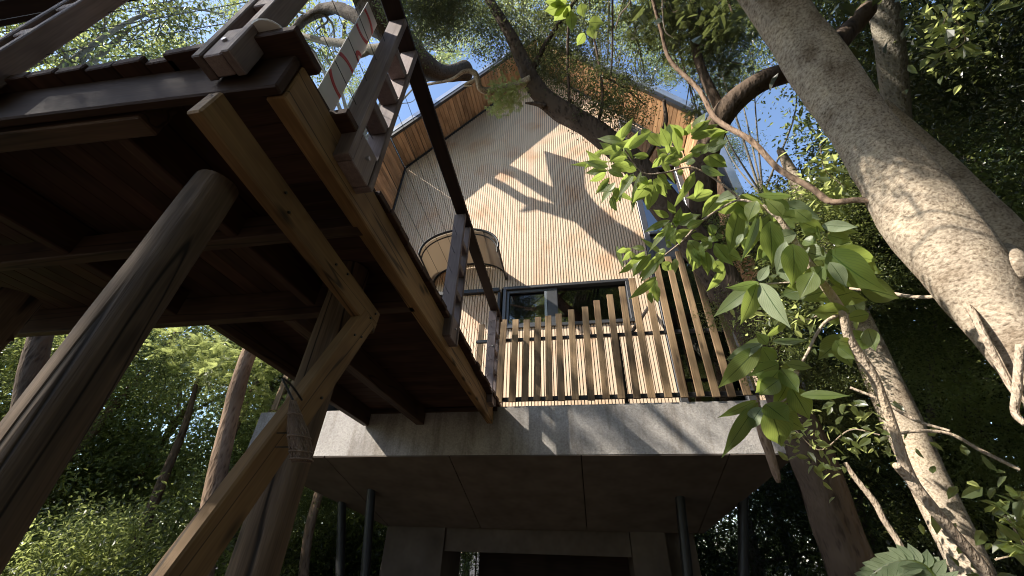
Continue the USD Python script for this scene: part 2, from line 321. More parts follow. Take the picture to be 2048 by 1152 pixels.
def poly_wall(pts, y0, y1):
    from shapely.geometry import Polygon
    m = trimesh.creation.extrude_polygon(Polygon(pts), y1 - y0, engine="earcut")
    m.apply_transform(np.array([[1, 0, 0, 0], [0, 0, 1, y0], [0, 1, 0, 0], [0, 0, 0, 1.0]])); m.fix_normals()
    return m
from shapely.geometry import Polygon, box as sbox
wallp = Polygon(PROFILE).difference(sbox(-1.14, 4.50, .93, 5.30)).difference(Polygon([(1.37, 3.05), (2.20, 3.05), (2.20, 8.50), (1.37, 9.68)]))
wm = trimesh.creation.extrude_polygon(wallp, .12, engine="earcut"); wm.apply_transform(np.array([[1, 0, 0, 0], [0, 0, 1, YF + .04], [0, 1, 0, 0], [0, 0, 0, 1.0]])); wm.fix_normals()
part("wall", wm, M_DARK, house)
for x0, x1 in ((-3.80, -3.69), (2.45, 2.56)):
    part("wall", bbox(x0, x1, YO + .02, YB, FLOOR, 8.9 if x0 < 0 else 8.3), M_ROOF, house)
part("wall", poly_wall(PROFILE, YB - .1, YB), M_ROOF, house)
part("floor", bbox(-3.66, 2.42, YF + .2, YB - .12, FLOOR - .02, FLOOR + .01), M_BEAMD, house)
part("partition", bbox(-3.6, 2.4, 8.0, 8.1, FLOOR + .012, 8.3), plain("inside_plaster", (.16, .14, .12), rough=.9), house)
roof = sub("roof", house)
def offset_pt(i, d):
    return PROFILE[i]
def roof_plane(p, q, th0, th1, y0, y1):
    """A slab lying on the outside of the profile line p-q, from th0 to th1 above it."""
    p, q = np.array(p), np.array(q); t = nrm(q - p); nn = np.array([-t[1], t[0]])
    pts = [p + nn * th0, q + nn * th0, q + nn * th1, p + nn * th1]
    return poly_wall([tuple(a) for a in pts], y0, y1)
P1, P2, P3 = [np.array(p) for p in PROFILE[1:4]]
for p, q in ((P1, P2), (P2, P3)):
    part("roof_sheet", roof_plane(p, q, .03, .16, YO + .03, YB + .3), M_ROOF, roof)
# edge trims along the verge, black below and bright flashing above, standing a little proud
for p, q in (((-3.72, 5.0), P1 + [-.05, 0]), (P1, P2), (P2, P3), (P3 + [.05, 0], np.array((2.49, 5.0)))):
    part("verge_board", roof_plane(p, q, -.012, .075, YO - .012, YO + .05), M_BLACK, roof)
    part("flashing", roof_plane(p, q, .078, .20, YO - .022, YO + .06), M_SILVER, roof)
def soffit(p, q, wid, inset):
    p, q = np.array(p, float), np.array(q, float); t = nrm(q - p); nn = np.array([-t[1], t[0]]); Ltot = np.linalg.norm(q - p)
    k = int(Ltot / wid)
    for i in range(k):
        a = p + t * (i * wid + .003); b = p + t * ((i + 1) * wid - .004)
        c = (a + b) / 2 + nn * (.010 + rnd.uniform(-.001, .001))
        m = np.eye(4); m[:3, 0] = (0, 1, 0); m[:3, 1] = (t[0], 0, t[1]); m[:3, 2] = np.cross(m[:3, 0], m[:3, 1]); m[:3, 3] = (c[0], (YO + YF + .03) / 2 + .01, c[1])
        part("soffit_plank", cbox(YF + .02 - YO, np.linalg.norm(b - a), .016, .003), M_SOFFIT, roof, m=m)
    part("soffit_backing", roof_plane(p, q, .0195, .029, YO + .05, YF + .04), M_DARK, roof)
soffit(P1, P2, .105, 0); soffit(P2, P3, .105, 0)
soffit((-3.665, 5.6), P1, .105, 0); soffit(P3, (2.44, 4.6), .105, 0)
for p, q in (((-3.64, 5.0), P1 + [.02, -.02]), (P1 + [.02, -.03], P2 - [0, .03]), (P2 - [0, .03], P3 - [.01, .02])):
    beam("shadow_trim", (p[0], YF - .012, p[1]), (q[0], YF - .012, q[1]), .03, .05, M_BLACK, house, up=(0, 1, 0))
# kitchen window
def window(name, x0, x1, z0, z1, mull, depth=.07, fr=.055, parent=house):
    w = sub(name, parent)
    yb = YF - .02
    for a, b, c, d in ((x0, x1, z1 - fr, z1), (x0, x1, z0, z0 + fr), (x0, x0 + fr, z0 + fr, z1 - fr), (x1 - fr, x1, z0 + fr, z1 - fr)):
        part("frame", cbox(b - a, depth + .06, d - c, .005), M_FRAME, w, m=np.array([[1, 0, 0, (a + b) / 2], [0, 1, 0, yb + depth / 2 + .02], [0, 0, 1, (c + d) / 2], [0, 0, 0, 1.0]]))
    for (a, b) in mull:
        part("mullion", cbox(b - a, depth, z1 - z0 - 2 * fr, .005), M_FRAME, w, m=np.array([[1, 0, 0, (a + b) / 2], [0, 1, 0, yb + depth / 2 + .03], [0, 0, 1, (z0 + z1) / 2], [0, 0, 0, 1.0]]))
    xs = [x0 + fr] + [e for m in mull for e in m] + [x1 - fr]
    for a, b in zip(xs[::2], xs[1::2]):
        part("pane", bbox(a, b, yb + .08, yb + .086, z0 + fr, z1 - fr), M_GLASS, w)
    return w
kw = window("kitchen_window", -1.14, .93, 4.50, 5.30, [(-.40, -.23)])
for a, b, c, d in ((-1.085, -.40, 5.185, 5.235), (-1.085, -.40, 4.56, 4.60), (-1.085, -1.04, 4.60, 5.185), (-.445, -.405, 4.60, 5.185)):
    part("sash", bbox(a, b, YF + .01, YF + .045, c, d), M_FRAME if a < -1 or d < 5 else M_SILVER, kw)
# tall window at the right, its head following the roof, over a panel and a glazed door
tw = sub("tall_window", house)
for a, b in (((1.37, YF, 3.08), (1.37, YF, 9.66)), ((2.20, YF, 3.08), (2.20, YF, 8.48)), ((1.37, YF, 9.62), (2.20, YF, 8.44)), ((1.40, YF, 6.20), (2.17, YF, 6.20)), ((1.40, YF, 5.62), (2.17, YF, 5.62)), ((1.40, YF, 7.9), (2.17, YF, 7.9))):
    beam("frame", a, b, .10, .06, M_FRAME, tw, up=(0, 1, 0) if a[0] == b[0] else (0, 0, 1))
part("pane", poly_wall([(1.41, 6.23), (2.16, 6.23), (2.16, 8.46), (1.41, 9.52)], YF + .02, YF + .026), M_GLASS, tw)
part("spandrel_panel", bbox(1.41, 2.16, YF + .0, YF + .03, 5.66, 6.16), plain("grey_panel", (.15, .15, .155), rough=.5, noise=.1), tw)
part("pane", bbox(1.41, 2.16, YF + .02, YF + .026, 3.08, 5.58), M_GLASS, tw)
beam("shutter_slat", (1.42, YF + .06, 6.3), (1.42, YF + .06, 9.4), .03, .02, M_PICKET, tw, up=(0, 1, 0))
# entrance door
door = sub("door", house)
beam("head", (-2.44, YF - .02, 5.235), (-1.2, YF - .02, 5.235), .10, .075, M_BLACK, door)
beam("jamb", (-1.20, YF - .02, FLOOR), (-1.20, YF - .02, 5.19), .05, .08, M_BLACK, door, up=(0, 1, 0))
beam("jamb", (-2.44, YF - .02, FLOOR), (-2.44, YF - .02, 5.19), .05, .08, M_BLACK, door, up=(0, 1, 0))
# barrel canopy above the door
cano = sub("door_canopy", house)
def arc(y, z0, rise, cx=-1.765, hw=.665, n=28, drop=0.0):
    th = np.linspace(math.pi, 0, n)
    return np.column_stack([cx + hw * np.cos(th), np.full(n, y), z0 + rise * np.sin(th) ** .85])
A0, A1 = arc(4.60, 5.58, .46), arc(YF - .015, 5.47, .41)
def strip_tube(P, r, sides=6): return limb(P, np.full(len(P), r), n=1, sides=sides, bump=0)
part("arch", strip_tube(A0, .022), M_BLACK, cano, smooth=60)
part("arch", strip_tube(A1, .024), M_BLACK, cano, smooth=60)
part("arch", strip_tube(arc(4.66, 5.53, .46, hw=.64), .012), M_BLACK, cano, smooth=60)
for i in (0, 19, 23, 27): part("purlin", strip_tube(np.array([A0[i], A1[i]]), .016 if i in (0, 27) else .010), M_BLACK, cano)
n = len(A0); Vc = np.vstack([A0 + [0, .03, -.012], A1 + [0, -.03, -.012]]); Vt2 = Vc + [0, 0, .006]
F1 = np.array([[i, i + 1, n + i + 1, n + i] for i in range(n - 1)])
part("panel", (np.vstack([Vc, Vt2]), np.vstack([F1[:, ::-1], F1 + 2 * n])), M_POLY, cano, smooth=True)
# concrete base: edge beam, hopper-shaped underside in boards, columns, dark opening
SX0, SX1, SZ0, SZ1 = -4.14, 2.12, 2.463, 3.0
part("slab", bbox(SX0, SX1, 4.5, YB, SZ0, SZ1), M_CONC, house)
def slope(y): return 2.45 - (y - 4.5) * .335
FX = [SX0, -3.03, -1.50, -.02, 1.40, SX1]; BX = [-2.98, -2.96, -1.47, -.02, 1.40, 1.48]
FX = [SX0 + .01, -3.05, -1.50, -.02, 1.47, SX1 - .01]; BXx = [-2.98, -2.93, -1.52, -.02, 1.42, 1.50]
for i in range(5):
    gf, gb = .006, .006
    a0, a1, b0, b1 = FX[i] + gf, FX[i + 1] - gf, BXx[i] + gb, BXx[i + 1] - gb
    if b1 - b0 < .03: b1 = b0 + .03
    y0, y1 = 4.504, 6.34
    v = np.array([(a0, y0, slope(y0)), (a1, y0, slope(y0)), (b1, y1, slope(y1)), (b0, y1, slope(y1))])
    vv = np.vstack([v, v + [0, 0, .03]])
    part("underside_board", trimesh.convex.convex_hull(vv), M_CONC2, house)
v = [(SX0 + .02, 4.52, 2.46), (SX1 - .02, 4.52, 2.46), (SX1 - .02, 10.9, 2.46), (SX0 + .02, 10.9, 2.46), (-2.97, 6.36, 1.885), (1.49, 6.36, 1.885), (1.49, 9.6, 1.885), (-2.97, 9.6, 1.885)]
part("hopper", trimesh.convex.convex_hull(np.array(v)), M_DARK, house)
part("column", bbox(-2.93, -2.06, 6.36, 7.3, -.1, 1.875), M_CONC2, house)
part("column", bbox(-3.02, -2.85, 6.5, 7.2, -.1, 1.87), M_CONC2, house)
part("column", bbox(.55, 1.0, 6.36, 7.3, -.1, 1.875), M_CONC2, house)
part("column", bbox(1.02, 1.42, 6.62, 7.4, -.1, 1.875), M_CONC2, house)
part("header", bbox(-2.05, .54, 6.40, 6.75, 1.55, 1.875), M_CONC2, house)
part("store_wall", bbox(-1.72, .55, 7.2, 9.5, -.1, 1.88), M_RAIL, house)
for (u, v_, u2, v2, y) in ((743, 978, 730, 1151, 5.30), (684, 1002, 680, 1151, 5.65), (1359, 990, 1376, 1151, 5.40), (1487, 1000, 1487, 1151, 5.5)):
    a = onY(u, v_, y); b = onY(u2, v2, y); d = (b - a) / (a[2] - b[2])
    a2 = a - d * .12; e = a + d * (a[2] + .1)
    part("pole", limb([a2, e], [.055, .055], n=1, sides=16, bump=0), M_BLACK, house, smooth=50)

# ------------------------------------------------------------------ fence on the slab edge
fence = thing("picket_fence", "fence of upright timber pickets on black rails along the balcony edge", "fence")
px = [-.95, -.785, -.635, -.49, -.345, -.20, -.04, .14, .31, .48, .65, .81, .99, 1.16, 1.33, 1.49, 1.65, 1.81]
tops = [4.17, 4.16, 4.15, 4.18, 4.19, 4.21, 4.26, 4.29, 4.38, 4.46, 4.57, 4.70, 4.80, 4.92, 5.02, 5.10, 5.16, 5.20]
def picket(x, z0, z1, y=4.475, lean=0., w=.082):
    m, Lp = frame_of((x, y, z0), (x + lean, y + rnd.uniform(-.004, .004), z1), (0, 1, 0))
    b = cbox(Lp, w, .024, .003)
    b = b.trim_by_plane((-1, rnd.uniform(-.3, .3), 0), -Lp / 2 + .0)
    part("picket", b, M_PICKET, fence, m=m)
for i, (x, z) in enumerate(zip(px, tops)):
    picket(x, 3.045 + rnd.uniform(-.01, .006), z, lean=.02 + rnd.uniform(-.008, .008))
for x, z in ((-1.10, 4.16), (-1.27, 4.20)): picket(x, 3.05, z, y=4.62)
for x, z in ((-3.70, 4.1), (-3.86, 4.1), (-4.02, 4.1)): picket(x, 3.05, z, y=4.56)
for z, h in ((3.875, .045), (3.085, .05)):
    beam("rail", (-1.30, 4.515, z), (2.08, 4.515, z), .04, h, M_BLACK, fence)
beam("rail", (-4.1, 4.60, 3.875), (-2.7, 4.60, 3.875), .04, .045, M_BLACK, fence)
for x in (-1.0, .54, 2.06): beam("post", (x, 4.56, 3.0), (x, 4.56, 3.9), .045, .045, M_BLACK, fence, up=(0, 1, 0))
beam("stay", (.72, 4.55, 3.92), (1.15, YF - .03, 4.72), .035, .045, M_BLACK, fence)

# ------------------------------------------------------------------ raised boardwalk
walk = thing("boardwalk", "raised timber boardwalk on log posts leading up to the house", "boardwalk")
ZP0, ZP1 = 3.0, 3.038
# bridge planks across, their right ends uneven
y = .44; i = 0
while y < 4.46:
    w = .122 if y > .9 else .150
    over = rnd.choice([-.035, -.01, .0, .02, .045]) if y < 1.4 else rnd.uniform(-.012, .014)
    x0 = -2.60 if y > 1.93 else -1.36
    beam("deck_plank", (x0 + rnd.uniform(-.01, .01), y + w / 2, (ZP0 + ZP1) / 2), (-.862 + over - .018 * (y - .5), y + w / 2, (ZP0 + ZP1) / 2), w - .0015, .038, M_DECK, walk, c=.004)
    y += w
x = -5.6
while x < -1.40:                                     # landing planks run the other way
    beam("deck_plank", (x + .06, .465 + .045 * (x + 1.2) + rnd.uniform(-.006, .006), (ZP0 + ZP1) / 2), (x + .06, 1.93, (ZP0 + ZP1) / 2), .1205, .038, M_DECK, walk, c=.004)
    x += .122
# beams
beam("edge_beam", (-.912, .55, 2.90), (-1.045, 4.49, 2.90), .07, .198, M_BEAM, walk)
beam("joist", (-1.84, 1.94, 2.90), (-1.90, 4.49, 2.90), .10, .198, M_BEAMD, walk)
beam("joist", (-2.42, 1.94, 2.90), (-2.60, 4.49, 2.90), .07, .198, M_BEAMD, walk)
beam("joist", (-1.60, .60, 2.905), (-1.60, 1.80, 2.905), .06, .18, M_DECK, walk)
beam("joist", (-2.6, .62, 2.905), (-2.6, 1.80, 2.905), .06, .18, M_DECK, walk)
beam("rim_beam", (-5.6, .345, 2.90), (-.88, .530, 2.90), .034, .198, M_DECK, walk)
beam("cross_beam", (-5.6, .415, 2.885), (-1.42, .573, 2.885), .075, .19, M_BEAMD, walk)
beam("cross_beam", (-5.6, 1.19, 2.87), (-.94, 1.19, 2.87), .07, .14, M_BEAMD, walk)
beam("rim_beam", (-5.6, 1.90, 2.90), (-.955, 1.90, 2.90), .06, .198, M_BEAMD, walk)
beam("ledger", (-2.62, 4.47, 2.965), (-.96, 4.47, 2.965), .03, .05, M_BEAMD, walk)
beam("block", (-.885, .86, 2.925), (-.885, 1.0, 2.925), .05, .10, M_BEAMD, walk)
# log posts
def log(xy, r0, r1, top, seed, name="log_post"):
    Lg = top + .15
    v, f = limb([(0, 0, 0), (Lg * .33, .012, .01), (Lg * .66, -.01, .006), (Lg, 0, 0)], [r0, r0 * .98, (r0 + r1) / 2, r1], n=10, sides=24, bump=.05, seed=seed, freq=5)
    a = np.arctan2(v[:, 2], v[:, 1])
    m = np.array([[0, 0, 1, xy[0]], [0, 1, 0, xy[1]], [1, 0, 0, -.15], [0, 0, 0, 1.0]]); m[:3, 2] = np.cross(m[:3, 0], m[:3, 1])
    return part(name, (v, f), M_LOG, walk, smooth=50, m=m)
log((-1.236, .75), .073, .070, 2.66, 3)
log((-1.31, 1.70), .097, .092, 2.99, 5)
log((-3.35, 1.45), .12, .11, 2.80, 9)
log((-3.9, .62), .12, .11, 2.70, 12)
# girder on the right side of the posts and the brace that meets its far end
GX = -1.05
beam("girder", (GX - .026, .49, 2.718), (GX - .026, 1.69, 2.592), .052, .132, M_BEAM, walk, c=.006)
bd = nrm((0, -.4265, -.9045)); bc = np.array((GX - .024, 1.517 + .0625 * .9045, 2.539 - .0625 * .4265))
beam("brace", bc - bd * .075, bc + bd * 2.75, .056, .127, M_BEAM, walk, up=(0, -1, 0), c=.006)
for t_, o_ in ((.30, .02), (.34, -.03), (.62, .01), (.70, .035), (.93, -.02), (.96, .03)):
    q = np.array((GX, .49, 2.718)) * (1 - t_) + np.array((GX, 1.69, 2.592)) * t_ + [.0005, 0, o_]
    part("nail_head", trimesh.creation.cylinder(.006, .006, sections=8), M_BLACK, walk, m=frame_of(q, q + [.01, 0, 0])[0] @ trimesh.transformations.rotation_matrix(math.pi / 2, [0, 1, 0]))
for t_, o_ in ((.06, .02), (.10, -.025), (.45, .03), (.62, -.01)):
    q = bc + bd * t_ + np.array((.0285, .9045 * o_, -.4265 * o_))
    part("nail_head", trimesh.creation.cylinder(.006, .006, sections=8), M_BLACK, walk, m=frame_of(q, q + [.01, 0, 0])[0] @ trimesh.transformations.rotation_matrix(math.pi / 2, [0, 1, 0]))
beam("brace", (-3.3, 1.5, 2.6), (-3.3, .65, 2.0), .08, .15, M_BEAMD, walk)
# railing: posts of two slats with blocks between them, handrail on top, steel cables
def slat_post(x, y, axis, z0, z1, gap, lean=(0, 0), wide=.10, th=.034, parent=walk):
    """axis: 'y' sets the two slats one behind the other along the walk, 'x' side by side."""
    p = sub("railing_post", parent)
    e = np.array((0, 1.0, 0)) if axis == "y" else np.array((1.0, 0, 0)); o = np.array((1.0, 0, 0)) if axis == "y" else np.array((0, 1.0, 0))
    base, top = np.array((x, y, z0)), np.array((x + lean[0], y + lean[1], z1))
    for s in (-1, 1):
        beam("slat", base + e * s * gap / 2, top + e * s * gap / 2, th, wide, M_POST, p, up=o, c=.004)
    d = top - base
    for t0, t1 in ((.0, .15), (.31, .355), (.52, .565), (.73, .775)):
        a, b = base + d * t0, base + d * t1
        m, Lb = frame_of(a, b, o)
        part("spacer_block", cbox(Lb, gap - th - .004, wide - .012, .004), M_POST, p, m=m)
    m, _ = frame_of(base, base + e * .05, (0, 0, 1)); m[:3, 3] = base + d * .08 + o * (wide / 2) * (1 if axis == "y" else -1)
    part("bolt_head", trimesh.creation.cylinder(.009, .012, sections=10), M_SILVER, p, m=frame_of(m[:3, 3], m[:3, 3] + o * .01)[0] @ trimesh.transformations.rotation_matrix(math.pi / 2, [0, 1, 0]))
    return p
slat_post(-.865, .925, "y", 2.86, 4.07, .17)
slat_post(-.93, 2.46, "y", 2.86, 4.07, .17)
slat_post(-.985, 4.15, "y", 2.92, 4.07, .17)
slat_post(-1.065, .455, "x", 2.86, 4.07, .105, lean=(.03, 0), wide=.08)
slat_post(-2.12, .40, "x", 2.90, 4.07, .13, lean=(.02, 0), wide=.08)
slat_post(-3.3, .34, "x", 2.90, 4.07, .13, wide=.08)
beam("handrail", (-.86, .40, 4.09), (-.975, 4.36, 4.09), .105, .036, M_RAIL, walk)
beam("handrail", (-5.6, .40, 4.09), (-.93, .475, 4.09), .115, .036, M_RAIL, walk)
def cable(a, b, sag=.012, r=.0016):
    a, b = np.array(a, float), np.array(b, float)
    P = [a + (b - a) * t - np.array((0, 0, sag * 4 * t * (1 - t))) for t in np.linspace(0, 1, 7)]
    return part("cable", limb(P, [r] * 7, n=1, sides=5, bump=0), M_WIRE, walk)
for z in (3.22, 3.42, 3.62, 3.82):
    cable((-.87, .47, z), (-.935, 2.46, z)); cable((-.935, 2.46, z), (-.985, 4.15, z))
    cable((-5.5, .36, z), (-1.0, .455, z))
# ------------------------------------------------------------------ small things on the boardwalk
sign = thing("notice_board", "narrow white notice board with red rings tied behind the railing post", "sign")
yc, zc0, wb, hb = .745, 3.54, .11, .88
m, _ = frame_of((-.955, yc - .05, zc0), (-.955, yc + .05, zc0), (1, 0, 0)); m[:3, 3] = (-.955, yc, zc0)
part("board", cbox(wb, hb, .006, .002), M_SIGNW, sign, m=m)
from shapely.geometry import Point
for (dx, dy, r_) in ((.03, -.19, .12), (-.02, .27, .10), (.05, .05, .035)):
    ring = Point(dx, dy).buffer(r_, 24).difference(Point(dx, dy).buffer(r_ - .02, 24)).intersection(sbox(-wb / 2 + .004, -hb / 2 + .01, wb / 2 - .004, hb / 2 - .01))
    for gg in getattr(ring, "geoms", [ring]):
        t = trimesh.creation.extrude_polygon(gg, .002, engine="earcut"); t.apply_transform(np.array([[1, 0, 0, 0], [0, 1, 0, 0], [0, 0, 1, .0035], [0, 0, 0, 1.0]]))
        part("red_ring", t, M_SIGNR, sign, m=m)
disc = trimesh.creation.revolve([(0, 0), (.066, 0), (.070, .004), (.066, .012), (.03, .017), (0, .018)], sections=32)
disc.apply_translation((-.965, .475, 3.0395))
part("white_plate", disc, M_DISC, None, smooth=40, label="small round white plate lying on the corner of the boardwalk", category="plate")
# hanging mesh lantern, its bent cable stapled to the brace
lan = thing("mesh_lantern", "rusty wire mesh lantern hanging on a bent cable beside the timber brace", "lantern")
T_ = .99
hp = [at(604, 800, T_ + .72), at(584, 772, T_ + .66), at(566, 757, T_ + .62), at(572, 772, T_ + .6), at(586, 800, T_ + .58)]
dist_l = np.linalg.norm(hp[-1] - EYE)
def lp(u, v): return at(u, v, dist_l)
part("cable", limb(hp, [.004] * 5, n=6, sides=6, bump=0), M_BLACK, lan)
body = catmull([np.append(lp(586, 802), .010), np.append(lp(590, 830), .022), np.append(lp(596, 862), .033), np.append(lp(601, 895), .036), np.append(lp(603, 920), .034)], 5)
wires = []
for k in range(14):
    a = np.linspace(0, 2 * math.pi, 14, endpoint=False)[k]
    for s in (-1, 1):
        P = [b[:3] + b[3] * np.array((math.cos(a + s * j * .11), math.sin(a + s * j * .11), 0)) for j, b in enumerate(body)]
        wires.append(limb(P, [.0016] * len(P), n=1, sides=4, bump=0))
part("mesh_body", join(wires), M_RUST, lan)
part("core", limb(body[:, :3], body[:, 3] * .8, n=1, sides=10, bump=.3, freq=40), M_RUST, lan, smooth=True)
for j in (5, 12, 17, 20):
    b = body[min(j, len(body) - 1)]
    t = trimesh.creation.torus(b[3] * 1.04, .0028, 24, 6); t.apply_translation(b[:3])
    part("hoop", t, M_RUST, lan, smooth=True)
for (u, v_) in ((553, 866), (550, 894)):
    part("prong", limb([lp(598, v_), lp(u, v_)], [.003, .002], n=1, sides=6, bump=0), M_BLACK, lan)
# string of fairy lights wound on the last railing post
fl = thing("fairy_lights", "thin string of tiny clear bulbs wound round the railing post nearest the house", "string lights")
hx = []
for t in np.linspace(0, 1, 60):
    a = t * 5 * 2 * math.pi
    hx.append((-.985 + .066 * math.cos(a), 4.15 + .115 * math.sin(a), 3.10 + .86 * t))
part("wire", limb(hx, [.0018] * 60, n=1, sides=4, bump=0), M_WIRE, fl)
for j in range(3, 60, 5):
    s = trimesh.creation.icosphere(1, .008); s.apply_translation(np.array(hx[j]) * [1, 1, 1] + [.004, 0, 0])
    part("bulb", s, M_BULB, fl, smooth=True)

#VEG
# ------------------------------------------------------------------ vegetation
def leaf_cards(P, D, Nn, ln, wr, fold=.25, six=False):
    """Leaves as folded blades: points P, directions D, normals Nn, lengths ln, width/length wr."""
    D = D / np.linalg.norm(D, axis=1)[:, None]
    Sd = np.cross(Nn, D); Sd /= np.maximum(np.linalg.norm(Sd, axis=1), 1e-6)[:, None]
    N2 = np.cross(D, Sd)
    l = ln[:, None]; h = l * wr * .5
    if not six:
        vs = [P, P + D * l * .45 + Sd * h + N2 * h * fold, P + D * l, P + D * l * .45 - Sd * h + N2 * h * fold]
        tri = np.array([[0, 2, 1], [0, 3, 2]])
    else:
        dr = N2 * l * -.10
        vs = [P, P + D * l * .3 + Sd * h * .92 + N2 * h * fold, P + D * l * .68 + Sd * h * .72 + N2 * h * fold + dr * .4, P + D * l + dr, P + D * l * .68 - Sd * h * .72 + N2 * h * fold + dr * .4, P + D * l * .3 - Sd * h * .92 + N2 * h * fold]
        tri = np.array([[0, 2, 1], [0, 3, 2], [0, 4, 3], [0, 5, 4]])
    k = len(vs); n = len(P)
    V = np.stack(vs, 1).reshape(-1, 3)
    return V, (tri[None] + np.arange(n)[:, None, None] * k).reshape(-1, 3)
def unit(n, rng):
    v = rng.normal(size=(n, 3)); return v / np.linalg.norm(v, axis=1)[:, None]
def crown_mesh(seed, Rr=1.6, clusters=90, per=90, ln=.085, wr=.48, spread=.34, six=False, flat=.8, droop=.25):
    rng = np.random.default_rng(seed)
    c = unit(clusters, rng) * (rng.random(clusters) ** .45)[:, None] * Rr * [1, 1, flat]
    c *= (1 + .25 * (meshkit.noise(c * 1.1 + seed) - .5))[:, None]
    o = np.repeat(c, per, 0)
    size = np.repeat(rng.uniform(.55, 1.25, clusters), per)
    P = o + rng.normal(size=o.shape) * (spread * size)[:, None] * [1, 1, .55]
    D = unit(len(P), rng) + (P - o) * 1.2 + [0, 0, -droop]
    Nn = unit(len(P), rng) * .8 + [0, 0, 1]
    l = ln * rng.uniform(.6, 1.3, len(P))
    V, F = leaf_cards(P, D, Nn, l, wr, six=six)
    tw = []
    for q in c[rng.random(clusters) < .5]:
        a = q * .25; b = q * 1.02
        mid = (a + b) / 2 + rng.normal(size=3) * .12
        tw.append(limb([a, mid, b], [.014, .010, .005], n=3, sides=4, bump=0, cap=False))
    Vt_, Ft_ = join(tw)
    return join([(V, F), (Vt_, Ft_)])
def feather_mesh(seed, Rr=1.3, fronds=190, pairs=7):
    """A crown of twice-pinnate sprays: small leaflets in two rows."""
    rng = np.random.default_rng(seed)
    c = unit(fronds, rng) * (rng.random(fronds) ** .45)[:, None] * Rr * [1, 1, .6]
    Ps, Ds, Ns, Ls = [], [], [], []
    for q in c:
        d = nrm(rng.normal(size=3) * .7 + q * .6 + [0, 0, -.45]); nn = nrm(rng.normal(size=3) * .4 + [0, 0, 1]); s = nrm(np.cross(nn, d))
        for sub_ in range(4):
            o = q + d * (.05 + .055 * sub_)
            for sgn in (-1, 1):
                dd = nrm(d * .55 + s * sgn)
                t = np.linspace(.01, .12, pairs)
                for s2 in (-1, 1):
                    Ps.append(o + dd * t[:, None]); Ds.append(np.tile(nrm(dd * .5 + np.cross(nn, dd) * s2), (pairs, 1))); Ns.append(np.tile(nn, (pairs, 1))); Ls.append(np.full(pairs, .038) * rng.uniform(.8, 1.2, pairs))
    return leaf_cards(np.vstack(Ps), np.vstack(Ds), np.vstack(Ns), np.concatenate(Ls), .45, fold=.1)
PROTO = {}
def proto(name, mesh):
    cp = stage.CreateClassPrim("/World/" + name)
    usdkit.mesh(stage, f"/World/{name}/foliage", mesh)
    PROTO[name] = cp.GetPath()
for k in range(3):
    proto(f"broad_crown_{'abc'[k]}", crown_mesh(21 + k, ln=.105, per=56, clusters=76, six=True, spread=.30))
    proto(f"fine_crown_{'abc'[k]}", crown_mesh(31 + k, ln=.078, per=66, clusters=80, six=True, spread=.27))
    proto(f"sparse_crown_{'abc'[k]}", crown_mesh(41 + k, ln=.105, per=40, clusters=50, spread=.23, six=True))
proto("feather_crown_a", feather_mesh(51)); proto("feather_crown_b", feather_mesh(52))

def crown(tree, kind, pos, s, mat, name="crown"):
    p = sub(name, tree)
    v = rnd.choice("abc") if kind != "feather" else rnd.choice("ab")
    p.GetReferences().AddInternalReference(PROTO[f"{kind}_crown_{v}"])
    a, b = rnd.uniform(0, 6.28), rnd.uniform(-.5, .5)
    m = trimesh.transformations.rotation_matrix(a, [0, 0, 1]) @ trimesh.transformations.rotation_matrix(b, [1, 0, 0])
    m[:3, :3] *= s
    m[:3, :3] = m[:3, :3] @ np.diag([1, 1, rnd.uniform(.8, 1.1)])
    m[:3, 3] = pos
    setm(p, m)
    UsdShade.MaterialBindingAPI.Apply(p).Bind(mat)
    p.SetInstanceable(True)
    return p
def sun_hits(p, r):
    """Would a crown of radius r at p shade what the photograph shows sunlit?"""
    if p[1] < YF + r:
        k = (YF - p[1]) / -SUN[1]
        h = np.array(p) - SUN * k
        if k > -1 and -2.6 - r < h[0] < 2.5 + r and 3.4 - r < h[2] < 11.6 + r: return True
    for c, rr in LIT:
        d = np.array(p) - c; t = d @ SUN
        if t > 0 and np.linalg.norm(d - SUN * t) < rr + r * .8: return True
    return False
LIT = [(at(1300, 320, 2.4), .35), (at(1560, 470, 2.3), .35), (at(1520, 590, 2.2), .25), (at(1560, 790, 2.1), .35), (at(1850, 480, 2.7), .45), (at(1950, 640, 2.7), .3),
       (at(1780, 800, 4.4), .5), (at(1850, 950, 4.3), .5), (onY(1480, 850, 4.5), .6), (onY(690, 860, 4.5), .5)]
GAPS = [(370, 835, 28, .4), (430, 690, 14, .4), (1555, 270, 95), (1500, 350, 60), (1600, 200, 50), (900, 215, 40), (770, 215, 45)]
def project(p):
    q = R.T @ (np.array(p) - EYE)
    return (1024 + FPX * q[0] / q[2], 576 + FPX * q[1] / q[2], q[2])
MIR, MDIR = np.array((0, 2 * YF + .05, 1.6)), nrm((-.72, -5.35, 3.25))
def bad_spot(p, r):
    if p[1] < 0:                                        # leaves the patch of sky that the left pane mirrors open
        dm = np.array(p) - MIR
        if np.linalg.norm(dm - MDIR * (dm @ MDIR)) < r * .55 + .25: return True
    u, v, z = project(p)
    d = np.linalg.norm(np.array(p) - EYE)
    if d < r + 2.2: return True
    if z > .5 and -300 < u < 2350 and -300 < v < 1450:
        if d < 4.2: return True
        for gu, gv, gr, *ff in GAPS:
            if math.hypot(u - gu, v - gv) < gr + r * (ff[0] if ff else .85) * FPX / z: return True
    x, y, zz_ = p
    if -4.4 - r * .7 < x < 3.0 + r * .7 and y > 4.2 - r * .7 and y < 11.6 + r and zz_ < 13.2 + r * .7: return True
    if -5.8 - r * .6 < x < -.5 + r * .6 and -.1 - r * .6 < y < 4.6 and zz_ < 4.4 + r * .6 and zz_ > 2.0 - r: return True
    return sun_hits(p, r)

